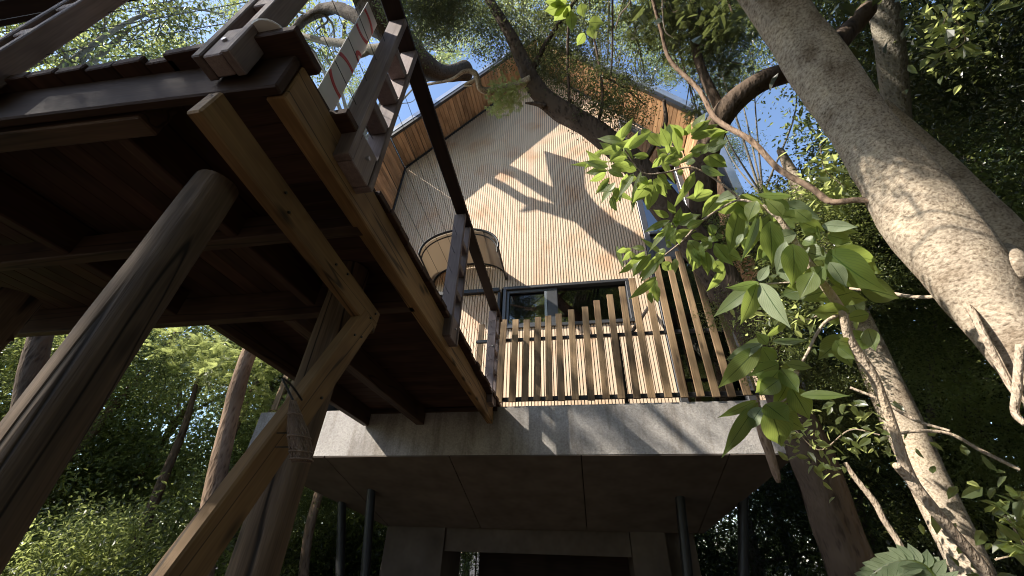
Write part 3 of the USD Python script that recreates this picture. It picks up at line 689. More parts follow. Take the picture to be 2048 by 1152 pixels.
def forest_tree(name, label, group, x, y, h, mats, kinds, barkm, ncrown, seed, low=.35, spread=2.0, size=(.8, 1.35), r0=None, lean=None):
    rng = np.random.default_rng(seed)
    lean = rng.normal(size=2) * .06 * h if lean is None else lean
    pts = [np.array((x, y, -.2))] + [np.array((x + lean[0] * t + rng.normal() * .12, y + lean[1] * t + rng.normal() * .12, h * t)) for t in (.25, .5, .75, .95)]
    r0 = r0 or (.05 + .010 * h)
    spots = []
    for i in range(ncrown * 3):
        if len(spots) >= ncrown: break
        t = low + (1.02 - low) * rng.random() ** .8
        a = rng.random() * 6.28; rr = spread * rng.random() ** .6 * (1.15 - .55 * t)
        p = np.array((x + lean[0] * t + math.cos(a) * rr, y + lean[1] * t + math.sin(a) * rr, h * t))
        s = rng.uniform(*size)
        if not bad_spot(p, 1.5 * s): spots.append((p, s))
    if not spots: return None
    t = thing(name, label, "tree", group)
    ms = [limb(pts, [r0, r0 * .85, r0 * .7, r0 * .5, r0 * .25], n=6, sides=9, bump=.10, seed=seed)]
    for p, s in spots[:6]:
        b = pts[0] + (pts[-1] - pts[0]) * max(.15, p[2] / h - .18)
        ms.append(limb([b, (b + p) / 2 + rng.normal(size=3) * .15 + [0, 0, .1], p], [r0 * .35, r0 * .22, r0 * .1], n=5, sides=6, bump=.08, seed=seed + 1, cap=False))
    part("trunk", join(ms), barkm, t, smooth=50)
    for p, s in spots: crown(t, kinds[int(rng.integers(len(kinds)))], p, s, mats[int(rng.integers(len(mats)))])
    return t
def forest(n, az, dist, hh, name, label, group, mats, kinds, barkm, seed, ncrown=7, **k):
    rng = np.random.default_rng(seed)
    for i in range(n):
        f = (i + rng.random()) / n
        a = math.radians(az[0] + (az[1] - az[0]) * f); d = rng.uniform(*dist)
        x, y = math.sin(a) * d, math.cos(a) * d
        if -4.8 < x < 3.4 and 3.6 < y < 12: continue
        forest_tree(name, label, group, x, y, rng.uniform(*hh), mats, kinds, barkm, ncrown, seed * 100 + i, **k)
DM, MM, LM = M_LEAF_D, M_LEAF_M, M_LEAF_L
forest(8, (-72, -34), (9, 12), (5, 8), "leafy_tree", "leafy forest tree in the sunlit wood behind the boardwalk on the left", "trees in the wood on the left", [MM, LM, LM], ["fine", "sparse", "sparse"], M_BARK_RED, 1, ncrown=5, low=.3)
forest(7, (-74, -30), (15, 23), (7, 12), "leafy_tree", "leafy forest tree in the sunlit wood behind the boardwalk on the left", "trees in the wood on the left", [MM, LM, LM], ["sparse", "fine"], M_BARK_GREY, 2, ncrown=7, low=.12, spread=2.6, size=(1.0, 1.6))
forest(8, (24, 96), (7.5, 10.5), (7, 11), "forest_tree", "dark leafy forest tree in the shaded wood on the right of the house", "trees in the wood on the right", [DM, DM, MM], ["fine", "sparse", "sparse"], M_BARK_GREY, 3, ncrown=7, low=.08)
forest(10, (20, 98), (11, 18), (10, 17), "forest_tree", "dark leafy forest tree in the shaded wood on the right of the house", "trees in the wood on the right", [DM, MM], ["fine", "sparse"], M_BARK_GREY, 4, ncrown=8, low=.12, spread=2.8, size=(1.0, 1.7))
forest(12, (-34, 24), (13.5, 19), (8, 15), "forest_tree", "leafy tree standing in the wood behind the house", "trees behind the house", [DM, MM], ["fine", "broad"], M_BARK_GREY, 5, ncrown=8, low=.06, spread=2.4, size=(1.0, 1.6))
forest(9, (100, 215), (9, 15), (8, 14), "forest_tree", "unseen leafy forest tree facing the house, added to shade the wood and boardwalk", "trees facing the house", [DM, MM], ["sparse", "fine"], M_BARK_GREY, 6, ncrown=8, low=.1, spread=2.6, size=(1.0, 1.6))
forest(4, (205, 262), (14, 20), (5, 8), "forest_tree", "unseen leafy forest tree facing the house, added to shade the wood and boardwalk", "trees facing the house", [DM, MM], ["fine", "broad"], M_BARK_GREY, 8, ncrown=6, low=.1, spread=2.6, size=(1.0, 1.6))
for i, (x, y, h) in enumerate(((5.5, -3.5, 13), (1.5, -5.5, 14), (4.5, -9, 15), (9.5, -6, 14), (0.5, -2.2, 14.5))):  # unseen trees added to dim the sky light and shade the right wood
    forest_tree("forest_tree", "unseen leafy forest tree facing the house, added to shade the wood and boardwalk", "trees facing the house", x, y, h, [DM, MM], ["fine", "broad"], M_BARK_GREY, 14, 900 + i, low=.25, spread=3.4, size=(1.0, 1.6))
# lacy crowns high above and behind the house and above the boardwalk
def high_tree(name, label, base, spots, mats, kind, barkm, group=None, r0=.16, seed=0):
    t = thing(name, label, "tree", group)
    rng = np.random.default_rng(seed)
    top = np.mean([p for p, s in spots], 0); base = np.array(base, float)
    pts = [base, base * .62 + top * .38 + rng.normal(size=3) * [.3, .3, 0], base * .3 + top * .7 + rng.normal(size=3) * [.3, .3, 0], top]
    ms = [limb(pts, [r0, r0 * .8, r0 * .6, r0 * .35], n=8, sides=10, bump=.1, seed=seed)]
    for p, s in spots:
        b = base * .3 + top * .7
        m1 = b * .5 + np.array(p) * .5 + rng.normal(size=3) * .5
        ms.append(limb([b, m1, p], [r0 * .45, r0 * .28, r0 * .10], n=8, sides=7, bump=.1, seed=seed + 2, cap=False))
        for j in range(5):
            a = m1 + (np.array(p) - m1) * rng.random(); e = np.array(p) + unit(1, rng)[0] * 1.5 * s
            ms.append(limb([a, (a + e) / 2 + rng.normal(size=3) * .25, e], [r0 * .12, r0 * .08, r0 * .03], n=5, sides=5, bump=0, cap=False))
    part("trunk", join(ms), barkm, t, smooth=50)
    for p, s in spots: crown(t, kind, p, s, mats[int(rng.integers(len(mats)))])
    return t
def pixspots(l):
    out = []
    for u, v, d, s in l:
        p = at(u, v, d)
        if not sun_hits(p, 1.2 * s): out.append((p, s))
    return out
lacy = high_tree("lacy_tree", "tall tree with lacy sunlit leaves rising behind the left roof edge", (-7.5, 9, 0), pixspots([(640, 95, 17, 1.0), (560, 50, 18, 1.1), (720, 180, 19, .7), (870, 40, 17, 1.0), (950, 40, 18, .9), (780, 10, 18, 1.0), (890, 110, 19, .6)]), [LM, MM], "sparse", M_BARK_GREY, seed=61)
high_tree("lacy_tree", "tall tree with lacy leaves showing over the roof ridge", (1.5, 14, 0), pixspots([(1050, 20, 19, .9), (1160, 10, 19, 1.1), (1330, 90, 18, .9), (1250, 60, 19, .9)]), [LM, MM], "sparse", M_BARK_GREY, seed=62)
high_tree("lacy_tree", "tall leafy tree above the boardwalk in the upper left corner", (-14, 3, 0), pixspots([(70, 70, 16, 1.0), (210, 60, 17, 1.1), (330, 30, 17, 1.1), (290, 110, 18, .9), (390, 110, 19, .8), (10, 10, 16, 1.0), (130, 20, 18, .9), (470, 30, 20, .7)]), [MM, DM, LM], "sparse", M_BARK_GREY, seed=63)
high_tree("lacy_tree", "tall tree with pale glittering leaves left of the patch of open sky", (4.5, 8.5, 0), pixspots([(1450, 60, 11, .75), (1400, 140, 12, .75), (1460, 160, 12.5, .5), (1420, 230, 12.5, .5), (1380, 30, 11, .8), (1500, 20, 11, .7), (1450, 300, 12, .45)]), [DM, MM], "fine", M_BARK_GREY, r0=.05, seed=64)
# dark hanging sprays close overhead, from a tree that stands beside the path and leans over it; further crowns added for shade
def canopy_tree(name, label, hub, base, spots, mats, kind, barkm, r0, seed, shade=()):
    t = thing(name, label, "tree"); rng = np.random.default_rng(seed)
    base, hub = np.array(base, float), np.array(hub, float)
    ms = [limb([base, base * .6 + hub * .4 + [.3, -.4, .5], hub], [r0, r0 * .8, r0 * .55], n=10, sides=12, bump=.1, seed=seed)]
    for p, s_ in list(spots) + list(shade):
        m1 = hub * .5 + p * .5 + [0, 0, .35] + rng.normal(size=3) * .15
        ms.append(limb([hub, m1, p], [r0 * .28, r0 * .16, .008], n=8, sides=6, bump=.08, seed=seed + 2, cap=False))
        for j in range(3):
            e = p + unit(1, rng)[0] * 1.2 * s_; a_ = m1 * .3 + p * .7
            ms.append(limb([a_, (a_ + e) / 2 + rng.normal(size=3) * .06, e], [.008, .006, .003], n=4, sides=5, bump=0, cap=False))
    part("trunk", join(ms), barkm, t, smooth=50)
    for p, s_ in spots: crown(t, kind, p, s_, mats[int(rng.integers(len(mats)))])
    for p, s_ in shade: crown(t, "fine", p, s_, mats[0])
def sunside(u, v, d, k): return at(u, v, d) + SUN * k
canopy_tree("overhanging_tree", "dark leafy tree whose sprays hang over the roof ridge at the top of the picture", (1.0, 1.2, 9.2), (4.2, -2.6, 0), pixspots([(1180, 20, 7.0, .36), (1260, 50, 6.6, .32), (1340, 30, 6.3, .36), (1110, 50, 7.4, .30), (1410, 40, 6.5, .34), (1290, 150, 7.2, .17), (1000, 40, 8.2, .34), (950, 0, 8, .34), (1360, 140, 7.0, .2), (1215, 130, 7.6, .18), (1090, 110, 7.8, .22)]), [DM, MM], "sparse", M_BARK_DARK, .16, 65,
            shade=[(sunside(u, v, d, 2.5 + .12 * (j % 5)), .27) for j, (u, v, d) in enumerate(((1520, -40, 3.4), (1560, 20, 3.35), (1600, 20, 3.3), (1580, 70, 3.3), (1630, 80, 3.25), (1620, 130, 3.2), (1670, 140, 3.15), (1660, 190, 3.1), (1710, 190, 3.1), (1720, 240, 3.05), (1760, 240, 3.05), (1800, 290, 3.0), (1790, 250, 3.05), (1840, 320, 2.95), (1540, -90, 3.5), (1480, -110, 3.6), (1590, -60, 3.4), (1640, 30, 3.25)))]  # crowns added out of view to shade the top of the pale trunk
            + [(sunside(u, v, d, k), s_) for u, v, d, k, s_ in ((1195, 265, 5.0, 3.0, .34), (1120, 215, 5.3, 2.6, .30), (1270, 330, 4.7, 3.4, .36), (1330, 400, 4.5, 3.8, .36), (1400, 480, 4.4, 4.2, .36))])  # crowns added sunward to shade the dark leaning trunk
canopy_tree("feathery_tree", "tree with fine feathery leaves hanging beside the leaning trunk near the roof", (1.9, 2.0, 8.6), (5.0, -1.2, 0), pixspots([(1400, 60, 6.0, .36), (1440, 140, 6.2, .30), (1010, 195, 7.2, .18), (1330, 20, 6, .36), (1470, 40, 5.8, .36), (1395, 225, 6.4, .16)]), [DM, MM], "feather", M_BARK_DARK, .10, 66)
# undergrowth
def bushes(n, az, dist, name, label, group, mats, kinds, seed, zr=(.6, 2.2), size=(.6, 1.0)):
    rng = np.random.default_rng(seed)
    for i in range(n):
        a = math.radians(az[0] + (az[1] - az[0]) * (i + rng.random()) / n); d = rng.uniform(*dist)
        p = np.array((math.sin(a) * d, math.cos(a) * d, rng.uniform(*zr))); s = rng.uniform(*size)
        if bad_spot(p, 1.5 * s): continue
        b = thing(name, label, "bush", group)
        part("stem", limb([(p[0], p[1], -.1), p * [1, 1, .6], p], [.03, .022, .01], n=4, sides=6, bump=.05), M_BARK_RED, b, smooth=True)
        crown(b, kinds[i % len(kinds)], p, s, mats[i % len(mats)])
bushes(34, (-74, -26), (6.8, 10.5), "bush", "leafy bush in the sunlit undergrowth on the left", "bushes on the left", [LM, LM, LM, MM], ["broad", "fine", "sparse"], 71, zr=(.2, 1.5))
bushes(26, (20, 98), (6, 12), "bush", "dark leafy bush in the undergrowth on the right", "bushes on the right", [MM, MM, DM], ["broad", "sparse", "fine"], 72)
bushes(14, (-36, -22), (11.5, 15), "bush", "dark bush in the undergrowth seen past the base of the house", "bushes behind the house", [MM, DM, MM], ["broad", "fine"], 74, zr=(.4, 2.0), size=(.8, 1.2))
bushes(18, (-26, 20), (12.5, 17), "bush", "dark bush in the undergrowth seen past the base of the house", "bushes behind the house", [DM, MM], ["broad", "fine"], 73)

# ------------------------------------------------------------------ trees with a place of their own
def pixlimb(rows, **k):
    """rows of (u, v, distance, width in pixels)."""
    P, r = [], []
    for u, v, d, w in rows:
        p = at(u, v, d); q = R.T @ (p - EYE)
        P.append(p); r.append(w / 2 * q[2] / FPX * math.sqrt(q[2] / np.linalg.norm(q)))
    return limb(P, r, **k)
# pale leaning trunk at the right
t1 = thing("pale_leaning_tree", "big pale leaning tree trunk with rough sunlit bark at the right edge", "tree")
ms = [pixlimb([(1470, -90, 3.6, 96), (1540, 0, 3.45, 98), (1618, 110, 3.25, 104), (1703, 235, 3.05, 112), (1778, 340, 2.9, 134), (1850, 450, 2.75, 160), (1938, 560, 2.64, 152), (2034, 690, 2.54, 138), (2135, 810, 2.48, 138), (2270, 990, 2.42, 144), (2460, 1300, 2.36, 150)], n=14, sides=44, bump=.135, seed=4, freq=3.0)]
part("trunk", ms[0], M_BARK_PALE, t1, smooth=True)
part("stem", pixlimb([(1755, 215, 3.7, 46), (1840, 310, 3.6, 76), (1925, 400, 3.45, 92), (2015, 500, 3.3, 100), (2075, 650, 3.1, 104), (2125, 850, 2.95, 110), (2240, 1150, 2.8, 120)], n=8, sides=20, bump=.07, seed=6), M_BARK_PALE, t1, smooth=True)
part("knot", pixlimb([(2002, 505, 2.78, 52), (2022, 528, 2.64, 58), (2036, 566, 2.58, 34)], n=6, sides=14, bump=.15, seed=8), M_BARK_PALE, t1, smooth=True)
part("limb", pixlimb([(1735, 20, 4.2, 42), (1700, 60, 4.0, 44), (1660, 95, 3.7, 52), (1600, 110, 3.4, 60)], n=8, sides=14, bump=.08), M_BARK_DARK, t1, smooth=True)
part("limb", pixlimb([(1750, -60, 5.4, 56), (1775, 60, 5.2, 58), (1790, 190, 5.0, 54), (1800, 300, 4.7, 56), (1850, 400, 4.3, 56)], n=8, sides=14, bump=.06), M_BARK_GREY, t1, smooth=True)
for u, v, d, s in ((1620, 40, 7.5, .6), (1720, -20, 7, .6), (1830, 60, 7, .75), (1950, 40, 6.5, .8), (1900, 200, 6.5, .6), (2010, 160, 6, .7)):
    crown(t1, "fine", at(u, v, d), s, MM if u < 1700 else DM)
# dark leaning trunk in front of the house
t2 = thing("dark_leaning_tree", "dark leaning tree passing the right end of the fence and crossing the gable", "tree")
part("trunk", pixlimb([(1800, 1420, 4.3, 118), (1730, 1230, 4.3, 111), (1683, 1090, 4.3, 104), (1640, 960, 4.3, 94), (1575, 800, 4.3, 79), (1520, 680, 4.35, 74), (1455, 580, 4.4, 71), (1385, 480, 4.5, 66), (1325, 400, 4.6, 60), (1270, 330, 4.8, 54), (1195, 265, 5.1, 47), (1120, 220, 5.4, 44), (1072, 178, 5.7, 39), (1048, 130, 5.95, 32), (1020, 70, 6.2, 25), (985, 10, 6.5, 20), (940, -60, 6.9, 15)], n=8, sides=24, bump=.13, seed=14, freq=3.2), M_BARK_DARK, t2, smooth=True)
part("limb", pixlimb([(1450, 600, 4.5, 56), (1415, 500, 4.7, 56), (1405, 400, 4.9, 54), (1412, 310, 5.1, 52), (1450, 225, 5.3, 50), (1520, 165, 5.5, 46), (1600, 135, 5.8, 42), (1680, 70, 6.2, 36), (1770, 0, 6.6, 34)], n=8, sides=16, bump=.08, seed=15), M_BARK_DARK, t2, smooth=True)
part("limb", pixlimb([(1440, 220, 5.4, 22), (1400, 130, 5.8, 20), (1385, 40, 6.2, 16), (1390, -60, 6.6, 14)], n=6, sides=9, bump=.08), M_BARK_DARK, t2, smooth=True)
part("limb", pixlimb([(1560, 152, 5.6, 14), (1595, 166, 5.6, 9), (1600, 162, 5.6, 4)], n=4, sides=7, bump=.1), M_BARK_DARK, t2, smooth=True)
part("limb", pixlimb([(1280, 335, 4.9, 16), (1302, 300, 4.9, 12), (1330, 250, 5.0, 10), (1328, 200, 5.1, 7)], n=6, sides=8, bump=.1), M_BARK_DARK, t2, smooth=True)
part("branch", pixlimb([(1062, 160, 5.7, 22), (1040, 168, 5.7, 16), (1015, 176, 5.7, 15), (985, 182, 5.7, 15), (962, 178, 5.7, 14), (955, 160, 5.7, 13), (948, 145, 5.75, 11), (928, 143, 5.8, 8), (900, 160, 5.9, 6), (850, 170, 6.1, 5)], n=6, sides=10, bump=.22, seed=17, freq=8), M_BARK_PALE, t2, smooth=True)
part("branch", pixlimb([(955, 158, 5.7, 8), (930, 170, 5.75, 7), (945, 172, 5.7, 3)], n=5, sides=7, bump=.2), M_BARK_PALE, t2, smooth=True)
part("branch", pixlimb([(1090, 215, 5.4, 14), (1075, 208, 5.4, 10), (1050, 206, 5.4, 3)], n=5, sides=7, bump=.2), M_BARK_DARK, t2, smooth=True)
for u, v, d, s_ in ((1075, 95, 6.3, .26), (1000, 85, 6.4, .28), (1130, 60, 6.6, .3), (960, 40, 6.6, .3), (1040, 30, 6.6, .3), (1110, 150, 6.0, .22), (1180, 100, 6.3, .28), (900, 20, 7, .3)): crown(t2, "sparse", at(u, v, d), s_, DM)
for i, rows in enumerate(([(1060, 150, 5.85, 16), (1090, 90, 6.1, 12), (1130, 30, 6.4, 9), (1180, -40, 6.8, 7)], [(1195, 250, 5.2, 8), (1205, 200, 5.3, 7), (1200, 140, 5.5, 6), (1185, 60, 5.8, 5)], [(1140, 215, 5.4, 6), (1135, 120, 5.7, 6), (1138, 20, 6, 5)], [(1200, 150, 5.5, 5), (1240, 170, 5.5, 4), (1290, 210, 5.5, 3)], [(1225, -20, 6, 5), (1225, 90, 5.8, 4), (1222, 150, 5.6, 3)])):
    part("twig", pixlimb(rows, n=6, sides=6, bump=.05), M_BARK_DARK, t2, smooth=True)
crown(t2, "feather", at(1020, 185, 5.6), .20, LM); crown(t2, "feather", at(1000, 205, 5.6), .16, LM)
for u, v, d, s in ((1210, 215, 5.4, .28), (1170, 180, 5.6, .3), (1250, 235, 5.2, .22), (1240, 175, 5.6, .28), (1110, 110, 6.2, .3)): crown(t2, "sparse", at(u, v, d), s, DM)
# tree whose cut limb throws its shadow on the gable
t5 = thing("cut_limb_tree", "tree leaning over the boardwalk, its thick cut-off limb dark against the sky", "tree")
def shp(u, v, k): return onY(u, v, YF) + SUN * k
def limbpt(su, sv, iu, iv):
    """The point that throws its shadow at (su, sv) on the facade and is seen near (iu, iv)."""
    ks = np.linspace(1, 14, 400); P = [shp(su, sv, k) for k in ks]
    return P[int(np.argmin([math.hypot(project(p)[0] - iu, project(p)[1] - iv) for p in P]))]
LP = [limbpt(1370, 562, 742, 0), limbpt(1292, 522, 770, 56), limbpt(1228, 474, 818, 80), limbpt(1172, 422, 872, 108), limbpt(1140, 372, 915, 118), limbpt(1130, 322, 944, 120)]
hub5 = np.array((3.3, YF, 5.1)) + SUN * 12.2
root5 = np.array((-8.6, -3.2, 0.))
part("trunk", limb([root5, root5 * .55 + hub5 * .45 + [-.4, -.5, .6], hub5, hub5 * .4 + LP[0] * .6 + [0, 0, .25]] + LP[:1], [.46, .42, .38, .36, .35], n=10, sides=20, bump=.1, seed=24), M_BARK_GREY, t5, smooth=True)
tip = LP[5] + nrm(LP[5] - LP[4]) * .10
part("cut_limb", limb(LP[:5] + [LP[5], tip], [.36, .33, .29, .24, .17, .21, .20], n=8, sides=22, bump=.15, seed=25), M_BARK_SHADED, t5, smooth=60)
BP = [LP[2] * .5 + LP[3] * .5, limbpt(1095, 384, 715, 36), limbpt(1008, 337, 650, 28), limbpt(930, 330, 600, 50), limbpt(870, 345, 560, 88), limbpt(840, 350, 530, 95)]
part("mossy_bough", limb(BP, [.20, .15, .14, .12, .09, .05], n=12, sides=16, bump=.34, seed=29, freq=6), M_BARK_SHADED, t5, smooth=True)
part("branch", limb([shp(1190, 440, 5.4), shp(1110, 420, 5.2), shp(1055, 402, 5.1), shp(985, 362, 4.9), shp(900, 330, 4.8), shp(820, 290, 4.7)], [.16, .12, .10, .10, .08, .05], n=8, sides=12, bump=.1, seed=28), M_BARK_GREY, t5, smooth=True)
part("branch", limb([shp(1075, 402, 5.1), shp(1060, 415, 5.05), shp(1040, 424, 5.0)], [.09, .05, .01], n=6, sides=8, bump=.1), M_BARK_GREY, t5, smooth=True)
TM = root5 * .55 + hub5 * .45 + [-.4, -.5, .6]
for i, (path, r_) in enumerate((([(1290, 1075), (1210, 990), (1135, 908), (1062, 818), (985, 700), (940, 620)], .07), ([(1480, 1100), (1390, 1005), (1292, 908), (1195, 816), (1110, 715), (1050, 630)], .085),
                                ([(1560, 1060), (1485, 985), (1402, 905), (1300, 812), (1225, 720), (1180, 640)], .08), ([(1700, 1040), (1625, 965), (1560, 900), (1470, 790), (1400, 690), (1370, 620)], .06))):
    pp = [onY(u, v, 4.48) + SUN * (12.6 + .3 * i - .1 * j) for j, (u, v) in enumerate(path)]
    part("branch", limb([TM, TM * .35 + pp[0] * .65] + pp, [.16, r_ * 1.3] + list(np.linspace(r_ * 1.15, r_ * .35, len(pp))), n=7, sides=10, bump=.2, seed=40 + i, freq=4), M_BARK_GREY, t5, smooth=True)  # out-of-view boughs added to throw slanting shadows on fence and slab
for fu, fv, k, s_ in ((1080, 720, 12.5, .42), (1020, 760, 13, .4), (1190, 830, 12.5, .4), (1290, 720, 13, .36), (1150, 640, 13.5, .3)):
    crown(t5, "sparse", onY(fu, fv, 4.48) + SUN * k, s_, M_LEAF_D)  # unseen crowns added to dapple the fence with leaf shadow
LIT += [(onX(345, 1100, -1.05), .25)]
for x_, z_, k, s_ in ((-1.6, 2.9, 8, .5), (-2.4, 2.95, 8.5, .55), (-3.2, 3.1, 8, .55), (-4.1, 3.1, 8, .6), (-1.3, 2.3, 9, .45), (-1.25, 2.75, 8.5, .4), (-2.0, 3.6, 8, .5)):
    p = np.array((x_, .47, z_)) + SUN * k
    if not sun_hits(p, .6 * s_): crown(t5, "fine", p, s_, M_LEAF_D)  # unseen crowns added to keep the sun off the landing
for i, rows in enumerate(([(820, 85, 10.6, 20), (840, 60, 10.8, 22), (870, 30, 11, 16), (900, -30, 11.4, 12)], [(690, 40, 10.5, 9), (690, 85, 10.6, 8), (720, 110, 10.8, 6)], [(640, 35, 10.6, 10), (660, 80, 10.8, 7), (700, 90, 11, 5), (690, 130, 11, 4)], [(880, 120, 10.6, 8), (900, 140, 10.6, 6), (860, 160, 10.8, 5), (800, 170, 11, 4)], [(900, 115, 11, 10), (850, 120, 11.2, 8), (790, 150, 11.4, 6)], [(600, 60, 10.8, 7), (560, 40, 11, 6), (520, 48, 11.2, 4)])):
    part("twig", pixlimb([(u, v, d * 1.8, w) for u, v, d, w in rows], n=6, sides=7, bump=.15, seed=i), M_BARK_GREY, lacy, smooth=True)
rngb = np.random.default_rng(77)
for j in range(9):                                     # crooked twigs on the bough
    b0 = BP[2 + j % 3] * (q_ := rngb.random()) + BP[3 + j % 3 - (j % 3 == 2)] * (1 - q_)
    d_ = nrm(rngb.normal(size=3) + [-.3, .2, .3]); l_ = rngb.uniform(.5, 1.3)
    part("twig", limb([b0, b0 + d_ * l_ * .4 + rngb.normal(size=3) * .10, b0 + d_ * l_ * .7 + rngb.normal(size=3) * .14, b0 + d_ * l_ + rngb.normal(size=3) * .1], [.035, .025, .016, .006], n=5, sides=6, bump=.1), M_BARK_GREY, t5, smooth=True)
# sunlit trunk deeper on the right
t3 = thing("sunlit_slender_tree", "slender tree trunk striped with leaf shadows behind the thin bare stem", "tree")
part("trunk", pixlimb([(2090, 1420, 4.2, 96), (2000, 1250, 4.25, 92), (1930, 1110, 4.3, 88), (1870, 990, 4.35, 84), (1815, 870, 4.4, 80), (1765, 760, 4.5, 70), (1715, 650, 4.7, 62), (1670, 560, 4.9, 52), (1640, 470, 5.2, 44), (1600, 380, 5.6, 30), (1560, 300, 6.0, 14)], n=8, sides=22, bump=.06, seed=34), M_BARK_PALE, t3, smooth=True)
for u, v, d, s in ((1600, 480, 6, .45), (1660, 440, 6, .5), (1700, 520, 6.2, .5), (1760, 480, 6.2, .5), (1540, 430, 6.3, .35), (1650, 380, 6.4, .4), (1500, 500, 6.6, .4)): crown(t3, "broad", at(u, v, d), s, DM)
for u, v, d, s in ((1500, 470, 4.6, .26), (1590, 560, 4.4, .26), (1480, 610, 4.5, .22), (1560, 650, 4.3, .24), (1650, 470, 4.6, .28), (1700, 560, 4.6, .24), (1620, 400, 4.9, .26), (1540, 720, 4.2, .2), (1640, 760, 4.4, .2), (1720, 860, 4.6, .2)): crown(t3, "broad", at(u, v, d), s, MM)
ut = thing("understory_tree", "small leafy understory tree between the striped trunk and the big pale trunk", "tree")
part("trunk", pixlimb([(1890, 1250, 6.4, 20), (1880, 1000, 6.4, 18), (1860, 800, 6.4, 15), (1870, 640, 6.5, 9)], n=6, sides=8, bump=.1), M_BARK_GREY, ut, smooth=True)
for u, v, d, s in ((1750, 650, 6.0, .42), (1850, 700, 6.4, .46), (1920, 790, 6.0, .44), (1800, 900, 6.8, .46), (1960, 910, 6.2, .42), (1720, 780, 6.6, .4), (1990, 1010, 6.2, .42), (1900, 1000, 6.8, .5), (1890, 610, 7, .4), (1820, 560, 7.2, .36)): crown(ut, "fine", at(u, v, d), s, LM if u > 1800 else MM)  # lighter leaf colour makes up for light missing in this shade
# background trunks one can tell apart
def bgtree(label, rows, m, spots, kind="fine", mat=MM):
    t = thing("slim_tree", label, "tree")
    part("trunk", pixlimb(rows, n=8, sides=12, bump=.12, seed=len(rows) + rows[0][0] % 7), m, t, smooth=True)
    for u, v, d, s in spots:
        p = at(u, v, d)
        if not sun_hits(p, s): crown(t, kind, p, s, mat)
bgtree("brown slim tree left of the timber brace with vines round it", [(380, 1300, 6.2, 60), (425, 1000, 6.2, 44), (450, 880, 6.3, 38), (480, 760, 6.4, 34), (505, 690, 6.5, 30), (560, 560, 6.8, 24)], M_BARK_RED, [(470, 740, 7.2, .45), (530, 720, 7.0, .35), (400, 700, 7.6, .5), (500, 800, 7.2, .35)], "feather", LM)
bgtree("thin dark tree low in the sunlit wood on the left", [(230, 1250, 7.5, 34), (280, 1080, 7.5, 26), (330, 950, 7.6, 20), (370, 850, 7.8, 14), (400, 740, 8, 8)], M_BARK_DARK, [(330, 720, 8.5, .6)])
bgtree("dark tree trunk behind the nearest log post at the left edge", [(20, 1000, 6.5, 60), (45, 850, 6.5, 55), (70, 720, 6.6, 50), (100, 600, 6.8, 44)], M_BARK_DARK, [(60, 700, 8, .6)])
bgtree("pale slim trunk seen under the base of the house on the left", [(600, 1300, 8.5, 24), (612, 1100, 8.5, 22), (640, 980, 8.6, 20), (700, 800, 9, 14)], M_BARK_RED, [(640, 1000, 9.5, .6)])
# ------------------------------------------------------------------ broad-leaved shrub close by, leaf by leaf
def blade(B, T, w, roll, bend, seed, nu=12, nv=5, wavy=.05):
    """One leaf from stalk B to tip T, w wide; roll turns it about its length, bend lets it droop. Returns vertices, faces, uv."""
    rng = np.random.default_rng(seed)
    B, T = np.array(B, float), np.array(T, float); ax = T - B; Ln = np.linalg.norm(ax); x = ax / Ln
    view = nrm(EYE - B); n0 = nrm(view - x * (view @ x)); s0 = np.cross(n0, x)
    n = n0 * math.cos(roll) + s0 * math.sin(roll); s = np.cross(n, x)
    V, UV = [], []
    ph = rng.uniform(0, 6.28)
    for i in range(nu + 1):
        t = i / nu
        hw = w / 2 * math.sin(math.pi * t ** .85) ** .9 * (1 - .25 * t) * (1 - .45 * max(0, (t - .72) / .28) ** .8) * 1.16 if 0 < i < nu else w * .008
        c = B + x * Ln * t - n * bend * Ln * (t * t - .35 * t)
        for j in range(nv):
            q = (j / (nv - 1)) * 2 - 1
            lift = .17 * abs(q) ** 1.3 * hw + wavy * hw * math.sin(t * 11 + ph + (q > 0) * 2) * abs(q)
            V.append(c + s * q * hw + n * lift); UV.append((q, t))
    F = []
    for i in range(nu):
        for j in range(nv - 1):
            a = i * nv + j; F += [[a, a + 1, a + nv + 1], [a, a + nv + 1, a + nv]]
    return np.array(V), np.array(F), np.array(UV)
shrub = thing("broad_leaved_shrub", "shrub with large bright green leaves on a thin pale stem before the house", "shrub")
def stemrow(rows, m=None, r=None, nm="stem", owner=None, **k): return part(nm, pixlimb(rows, n=7, sides=9, bump=.07, **k), m or M_STEM, owner or shrub, smooth=True)
stemrow([(2010, 1215, 2.55, 34), (1960, 1130, 2.5, 30), (1905, 1065, 2.45, 28), (1860, 1010, 2.42, 27), (1825, 965, 2.4, 28), (1805, 915, 2.38, 22), (1785, 850, 2.36, 20), (1745, 750, 2.34, 21), (1700, 680, 2.32, 20), (1682, 620, 2.31, 18), (1640, 560, 2.3, 18), (1600, 500, 2.3, 14), (1560, 440, 2.3, 11), (1525, 412, 2.32, 10)], seed=3)
stemrow([(1822, 960, 2.4, 22), (1805, 945, 2.37, 18), (1792, 930, 2.34, 16)])
stemrow([(1530, 415, 2.32, 7), (1480, 400, 2.34, 5), (1440, 418, 2.36, 5), (1407, 440, 2.38, 5), (1390, 455, 2.38, 5), (1365, 482, 2.38, 4), (1330, 510, 2.38, 3)], nm="branch")
stemrow([(1482, 400, 2.34, 5), (1440, 365, 2.36, 4), (1385, 335, 2.38, 4), (1330, 345, 2.4, 4), (1285, 345, 2.4, 3), (1250, 300, 2.4, 3)], nm="branch")
stemrow([(1640, 560, 2.3, 5), (1580, 565, 2.27, 4), (1530, 568, 2.24, 4)], nm="branch")
